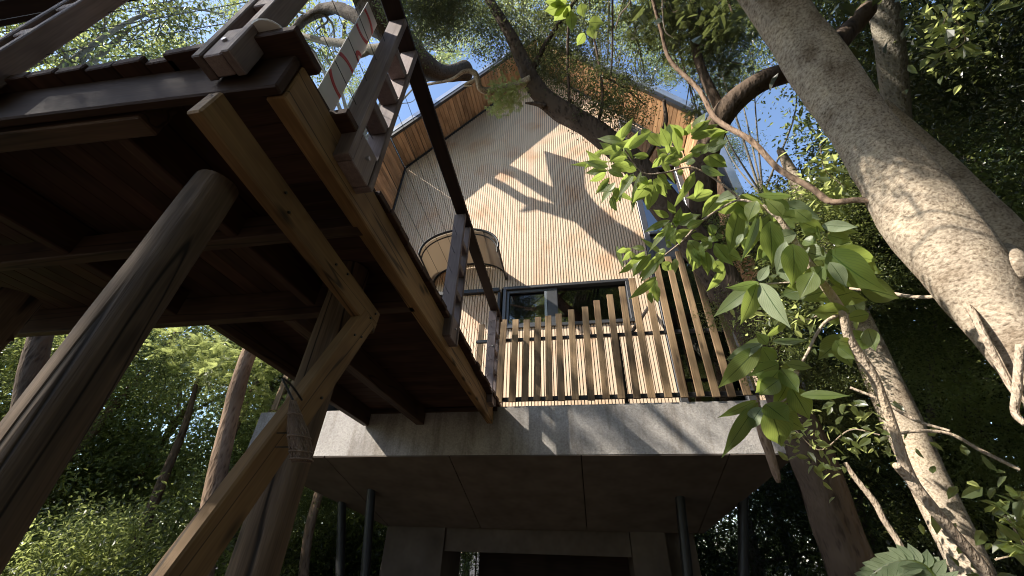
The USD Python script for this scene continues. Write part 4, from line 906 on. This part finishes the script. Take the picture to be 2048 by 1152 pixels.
stemrow([(1675, 630, 2.31, 9), (1650, 645, 2.28, 7), (1632, 670, 2.24, 6), (1615, 705, 2.2, 6), (1590, 745, 2.17, 5), (1565, 760, 2.15, 4)], nm="branch")
stemrow([(1600, 730, 2.18, 5), (1580, 790, 2.14, 4), (1545, 812, 2.1, 4)], nm="branch")
LEAFN = [0]
def leaf(bu, bv, tu, tv, w, d=2.35, pale=False, roll=None, name="leaf", owner=None, mat=None):
    LEAFN[0] += 1; rng = np.random.default_rng(900 + LEAFN[0])
    Lp = math.hypot(tu - bu, tv - bv)
    B = at(bu, bv, d + rng.uniform(-.02, .02)); T = at(tu, tv, d + rng.uniform(-.35, .25) * Lp * d / FPX)
    roll = rng.uniform(-.75, .75) if roll is None else roll
    wm = w * d / FPX / max(.55, math.cos(roll)) * .95
    v, f, uv = blade(B, T, wm, roll, rng.uniform(-.05, .42), 900 + LEAFN[0])
    return part(name, (v, f), mat or (M_BIGP if pale else M_BIG), owner or shrub, smooth=True, uv=uv)
def Z(o, s, rows, d=2.35, jit=.06, more=0):
    for r in rows:
        bu, bv, tu, tv, w = r[:5]
        tu, tv, w = bu + (tu - bu) * 1.16, bv + (tv - bv) * 1.16, w * .84
        leaf(o[0] + bu / s, o[1] + bv / s, o[0] + tu / s, o[1] + tv / s, w / s, d + rnd.uniform(-jit, jit), pale=len(r) > 5)
        if more and rnd.random() < more:
            a = rnd.uniform(-.6, .6); jx, jy = rnd.uniform(-14, 14), rnd.uniform(-12, 16); dx, dy = (tu - bu) / s, (tv - bv) / s
            x0, y0 = o[0] + bu / s + jx, o[1] + bv / s + jy
            if rnd.random() < .38: leaf(x0 + rnd.uniform(-30, 30), y0 + rnd.uniform(-25, 30), x0 + dx * .9 + rnd.uniform(-40, 40), y0 + dy * .9 + rnd.uniform(-30, 50), w / s * .85, d + rnd.uniform(.15, .35))
            leaf(x0, y0, x0 + .85 * (dx * math.cos(a) - dy * math.sin(a)), y0 + .85 * (dx * math.sin(a) + dy * math.cos(a)), w / s * .9, d + rnd.uniform(.06, .2))
Z((1200, 200), 5.236, [(230, 430, 0, 395, 90), (225, 400, 330, 215, 90), (215, 500, 20, 550, 100), (230, 500, 110, 630, 85), (300, 510, 505, 350, 105), (250, 500, 330, 600, 70), (275, 590, 130, 650, 75),
    (500, 350, 620, 470, 110), (720, 470, 640, 310, 105), (510, 590, 365, 580, 80), (780, 290, 830, 530, 105), (880, 370, 750, 270, 90), (880, 370, 960, 260, 75), (950, 370, 1130, 230, 115), (950, 400, 1210, 320, 85),
    (110, 690, 300, 730, 95), (380, 740, 240, 690, 90), (540, 830, 370, 1060, 150), (560, 830, 690, 990, 110), (600, 780, 700, 850, 90), (680, 680, 780, 560, 90), (985, 770, 890, 960, 105), (1110, 470, 950, 540, 85),
    (1120, 530, 1320, 430, 130), (1140, 580, 1310, 690, 130), (350, 770, 210, 990, 90), (160, 860, 20, 1050, 85), (100, 880, -10, 960, 80), (190, 920, 140, 1070, 80), (120, 1010, 160, 1150, 85), (420, 800, 500, 880, 80),
    (90, 700, -140, 650, 90), (80, 740, -120, 760, 85), (60, 760, -80, 850, 85), (640, 600, 560, 700, 85), (820, 600, 700, 640, 85), (840, 560, 740, 500, 80), (1000, 640, 900, 660, 70), (1060, 690, 1250, 800, 90, 1)], d=2.4, more=1)
Z((1240, 380), 4.8, [(480, 290, 250, 390, 75), (470, 260, 340, 200, 75), (550, 300, 580, 180, 65), (560, 330, 745, 240, 110), (540, 360, 430, 480, 75), (560, 400, 570, 510, 70), (500, 540, 435, 500, 65), (660, 480, 800, 670, 140),
    (770, 560, 850, 510, 70), (860, 330, 905, 425, 90, 1), (830, 590, 840, 790, 100), (905, 680, 985, 800, 105), (910, 510, 1060, 700, 130), (1150, 155, 1060, 560, 165), (1330, 225, 1215, 625, 75, 1), (240, 590, 85, 725, 75),
    (130, 700, 15, 800, 65), (300, 610, 140, 810, 85), (350, 700, 215, 860, 90), (350, 830, 125, 1035, 95), (315, 850, 300, 1000, 85), (330, 900, 365, 1055, 85), (300, 980, 285, 1085, 70), (400, 700, 490, 760, 100),
    (110, 590, 35, 670, 65), (60, 565, -20, 590, 60), (350, 605, 395, 685, 65), (640, 360, 780, 300, 90), (420, 620, 330, 720, 85), (250, 620, 130, 660, 70), (700, 560, 760, 700, 95), (880, 560, 800, 500, 80), (1180, 420, 1120, 520, 60, 1), (930, 420, 980, 470, 70, 1)], d=2.36, more=.9)
Z((1350, 380), 2.88, [(482, 525, 535, 440, 55, 1), (478, 530, 330, 575, 55, 1), (478, 535, 248, 703, 85), (470, 540, 405, 745, 95), (485, 538, 530, 690, 70), (490, 535, 625, 760, 105, 1), (480, 530, 400, 570, 60)], d=2.22, jit=.03)
Z((1350, 380), 2.88, [(700, 250, 570, 285, 85, 1), (640, 295, 585, 455, 60, 1), (600, 430, 655, 525, 65, 1), (545, 180, 565, 390, 115), (675, 310, 700, 505, 125), (800, 470, 730, 605, 105), (715, 180, 845, 230, 75), (845, 205, 1025, 212, 62, 1),
    (880, 350, 1120, 560, 165), (920, 330, 1135, 420, 105), (890, 415, 985, 535, 70, 1), (740, 290, 800, 300, 60), (670, 35, 480, 30, 38, 1), (880, 260, 1000, 290, 70), (860, 440, 760, 560, 100), (470, 60, 420, 160, 80), (620, 150, 540, 60, 70), (780, 180, 700, 120, 70), (560, 300, 520, 410, 60, 1)], d=2.26, more=.5)
Z((1350, 380), 2.88, [(500, 885, 310, 970, 70, 1), (490, 900, 283, 1112, 115), (505, 915, 565, 1010, 75), (640, 1000, 775, 1022, 55), (600, 1035, 490, 1160, 110), (610, 1030, 700, 1150, 90), (560, 870, 740, 872, 40, 1), (600, 1000, 460, 1060, 80), (530, 890, 480, 830, 60), (940, 900, 1025, 965, 60)], d=2.14, jit=.04, more=.5)
Z((1350, 752), 2.88, [(470, 140, 280, 232, 50), (478, 150, 295, 430, 85), (500, 180, 425, 290, 80, 1), (540, 180, 625, 385, 165), (600, 20, 500, 95, 100), (650, 40, 590, 170, 80), (665, 60, 770, 232, 115), (720, 110, 970, 112, 50), (520, 160, 640, 250, 120), (560, 30, 480, -10, 70)], d=2.1, jit=.04, more=.4)
rs = random.Random(5)
for j in range(26):
    u0, v0 = rs.choice([(1530, 415), (1560, 440), (1600, 500), (1640, 560), (1660, 600), (1690, 660), (1480, 400), (1440, 418)])
    u0 += rs.uniform(-25, 60); v0 += rs.uniform(-35, 35); a = rs.uniform(-.3, 3.4); ln = rs.uniform(45, 85)
    leaf(u0, v0, u0 + ln * math.cos(a), v0 + ln * abs(math.sin(a)) * .8 + 8, ln * rs.uniform(.36, .46), rs.uniform(2.3, 2.7), pale=rs.random() < .12)
# leaves of another shoot hanging into the top of the picture
shoot = thing("hanging_leafy_shoot", "leafy shoot with bright serrated leaves hanging into the top edge above the gable", "branch")
stemrow([(1275, -60, 2.6, 4), (1262, 0, 2.6, 3), (1240, 30, 2.6, 3), (1230, 60, 2.6, 2)], owner=shoot, nm="stem")
stemrow([(1330, -60, 2.6, 4), (1325, 10, 2.6, 3), (1330, 60, 2.6, 3), (1345, 75, 2.6, 2)], owner=shoot, nm="stem")
for b_ in ((1250, 10, 1120, 10, 50), (1240, 30, 1120, 70, 60), (1260, 20, 1175, 135, 62), (1270, 60, 1280, 185, 52), (1350, 190, 1308, 265, 45), (1375, 130, 1465, 130, 55), (1330, 20, 1345, 100, 50), (1210, 20, 1150, -30, 50), (1380, 150, 1400, 220, 45), (1230, 60, 1265, 90, 40)):
    o, s_ = (700, 0), 2.88
    leaf(o[0] + b_[0] / s_, o[1] + b_[1] / s_, o[0] + b_[2] / s_, o[1] + b_[3] / s_, b_[4] / s_, 2.6, owner=shoot)
# bare climbing stems
vine = thing("bare_vine", "thin bare brown climbing stem slanting from the treetops to the pale trunk", "vine")
stemrow([(1300, -20, 4.6, 7), (1322, 60, 4.4, 8), (1340, 120, 4.2, 9), (1398, 180, 3.9, 10), (1432, 238, 3.6, 11), (1503, 282, 3.3, 12), (1556, 337, 3.1, 12), (1622, 376, 2.95, 13), (1660, 403, 2.85, 14), (1712, 400, 2.8, 13), (1765, 403, 2.75, 15)], M_BARK_RED, owner=vine)
vine2 = thing("forked_dry_branch", "dry forked branch leaning on the pale trunk at the right edge", "branch")
stemrow([(1700, 577, 3.0, 6), (1760, 583, 2.9, 8), (1830, 594, 2.75, 9), (1895, 594, 2.6, 11), (1935, 612, 2.5, 15), (1965, 665, 2.42, 15), (1995, 725, 2.4, 15), (2022, 775, 2.38, 14), (2034, 790, 2.36, 13)], owner=vine2)
stemrow([(1868, 545, 2.6, 9), (1880, 565, 2.58, 10), (1905, 592, 2.55, 11), (1940, 615, 2.5, 12)], owner=vine2)
stemrow([(2040, 690, 2.4, 16), (2034, 780, 2.36, 18), (2030, 825, 2.36, 16), (2052, 850, 2.34, 14)], owner=vine2)
stemrow([(1690, 925, 3.4, 9), (1710, 955, 3.4, 12), (1750, 1005, 3.4, 15), (1768, 1040, 3.4, 14), (1800, 1090, 3.4, 15), (1830, 1160, 3.4, 16)], owner=thing("crooked_sapling", "crooked bare sapling stem between the two trunks at the lower right", "sapling"))
stemrow([(1790, 868, 3.0, 7), (1840, 862, 3.0, 8), (1900, 868, 3.0, 8), (1960, 900, 3.0, 9), (2040, 940, 3.0, 9)], owner=thing("arching_twig", "pale twig arching from the thin stem across the striped trunk", "branch"))
stemrow([(1700, 775, 3.1, 6), (1760, 800, 3.1, 7), (1830, 840, 3.1, 8), (1900, 862, 3.05, 6)], owner=thing("straight_twig", "straight pale twig slanting down to the arching twig", "branch"))
# broken strip of dead wood hanging at the corner of the slab
strip = thing("hanging_dead_wood", "mossy strip of dead wood hanging past the right corner of the concrete slab", "dead wood")
part("strip", pixlimb([(1512, 800, 4.25, 14), (1525, 860, 4.25, 20), (1540, 905, 4.25, 20), (1552, 945, 4.25, 18), (1558, 966, 4.25, 10)], n=6, sides=10, bump=.2, seed=5), M_BARK_RED, strip, smooth=True)
# seedlings and fern fronds close to the lens
fern = thing("compound_leaf_frond", "pale green fern-like compound leaf at the bottom right in front of the trunks", "fern")
def frond(owner, pts, d, n, l0, wr, mat):
    C = catmull([np.append(at(u, v, d), 0) for u, v in pts], 8)[:, :3]
    part("rachis", limb(C, np.linspace(.004, .0015, len(C)), n=1, sides=5, bump=0), M_LEAF_L, owner)
    for i in range(n):
        t = (i + .8) / n; k = min(int(t * (len(C) - 1)), len(C) - 2); p = C[k]; tg = nrm(C[k + 1] - C[k])
        view = nrm(EYE - p); up = np.array([0, 0, 1.0]); nn = nrm(view * .5 + up + RNG.normal(size=3) * .1); sd = nrm(np.cross(nn, tg))
        ll = l0 * math.sin(math.pi * min(.97, .18 + .75 * t)) ** .7
        for sg in (-1, 1):
            e = p + (sd * sg * .92 + tg * .45) * ll
            v, f, uv = blade(p, e, ll * wr, RNG.uniform(-.3, .3), .12, 5000 + i * 2 + (sg > 0), nu=5, nv=3)
            part("leaflet", (v, f), mat, owner, smooth=True, uv=uv)
frond(fern, [(1900, 1200), (1850, 1132), (1795, 1124), (1745, 1150), (1712, 1190)], 1.5, 16, .065, .36, M_BIGP)
seed = thing("small_seedling", "small pale seedling with rounded leaves beside the fern-like frond", "seedling")
for b_ in ((1850, 1150, 1890, 1140, 26), (1850, 1150, 1875, 1112, 24), (1845, 1150, 1835, 1110, 22), (1860, 1160, 1900, 1165, 24)): leaf(*b_, 1.55, pale=True, owner=seed)
stemrow([(1850, 1150, 1.55, 3), (1865, 1250, 1.55, 4)], owner=seed)
# small-leaved climbers on the dark trunk and the striped trunk
def climber(label, rows, d, n, ln, mat, sd):
    c = thing("leafy_climber", label, "climber"); rng = np.random.default_rng(sd)
    C = catmull([np.append(at(u, v, d), 0) for u, v in rows], 10)[:, :3]
    part("stem", limb(C, [.004] * len(C), n=1, sides=5, bump=0), M_STEM, c)
    o = C[rng.integers(0, len(C), n)]
    P = o + rng.normal(size=(n, 3)) * .10
    part("foliage", leaf_cards(P, unit(n, rng) + [0, 0, -.3], unit(n, rng) * .7 + [0, 0, 1] - ray(1500, 600) / 1500, ln * rng.uniform(.6, 1.3, n), .5, six=True), mat, c)
climber("small-leaved climber on the dark leaning trunk beside the slab", [(1590, 860), (1640, 900), (1700, 860), (1760, 870)], 3.6, 150, .075, M_LEAF_L, 81)
climber("small-leaved climber below the broad leaves at the fence end", [(1480, 590), (1540, 610), (1600, 640), (1660, 620)], 3.3, 140, .07, M_LEAF_L, 82)
climber("sunlit leafy sprig beside the pale leaning trunk", [(1640, 290), (1650, 340), (1690, 380), (1640, 400)], 4.2, 170, .085, M_LEAF_L, 83)
climber("yellow-green sprig high in the dark trees at the upper right", [(1880, 60), (1900, 30), (1930, 80), (1880, 110)], 4.6, 110, .09, M_LEAF_L, 84)
climber("leafy sprig at the lower right edge under the pale trunk", [(2010, 1030), (2030, 1060), (2045, 1100), (1990, 1120)], 3.0, 90, .08, M_LEAF_L, 85)
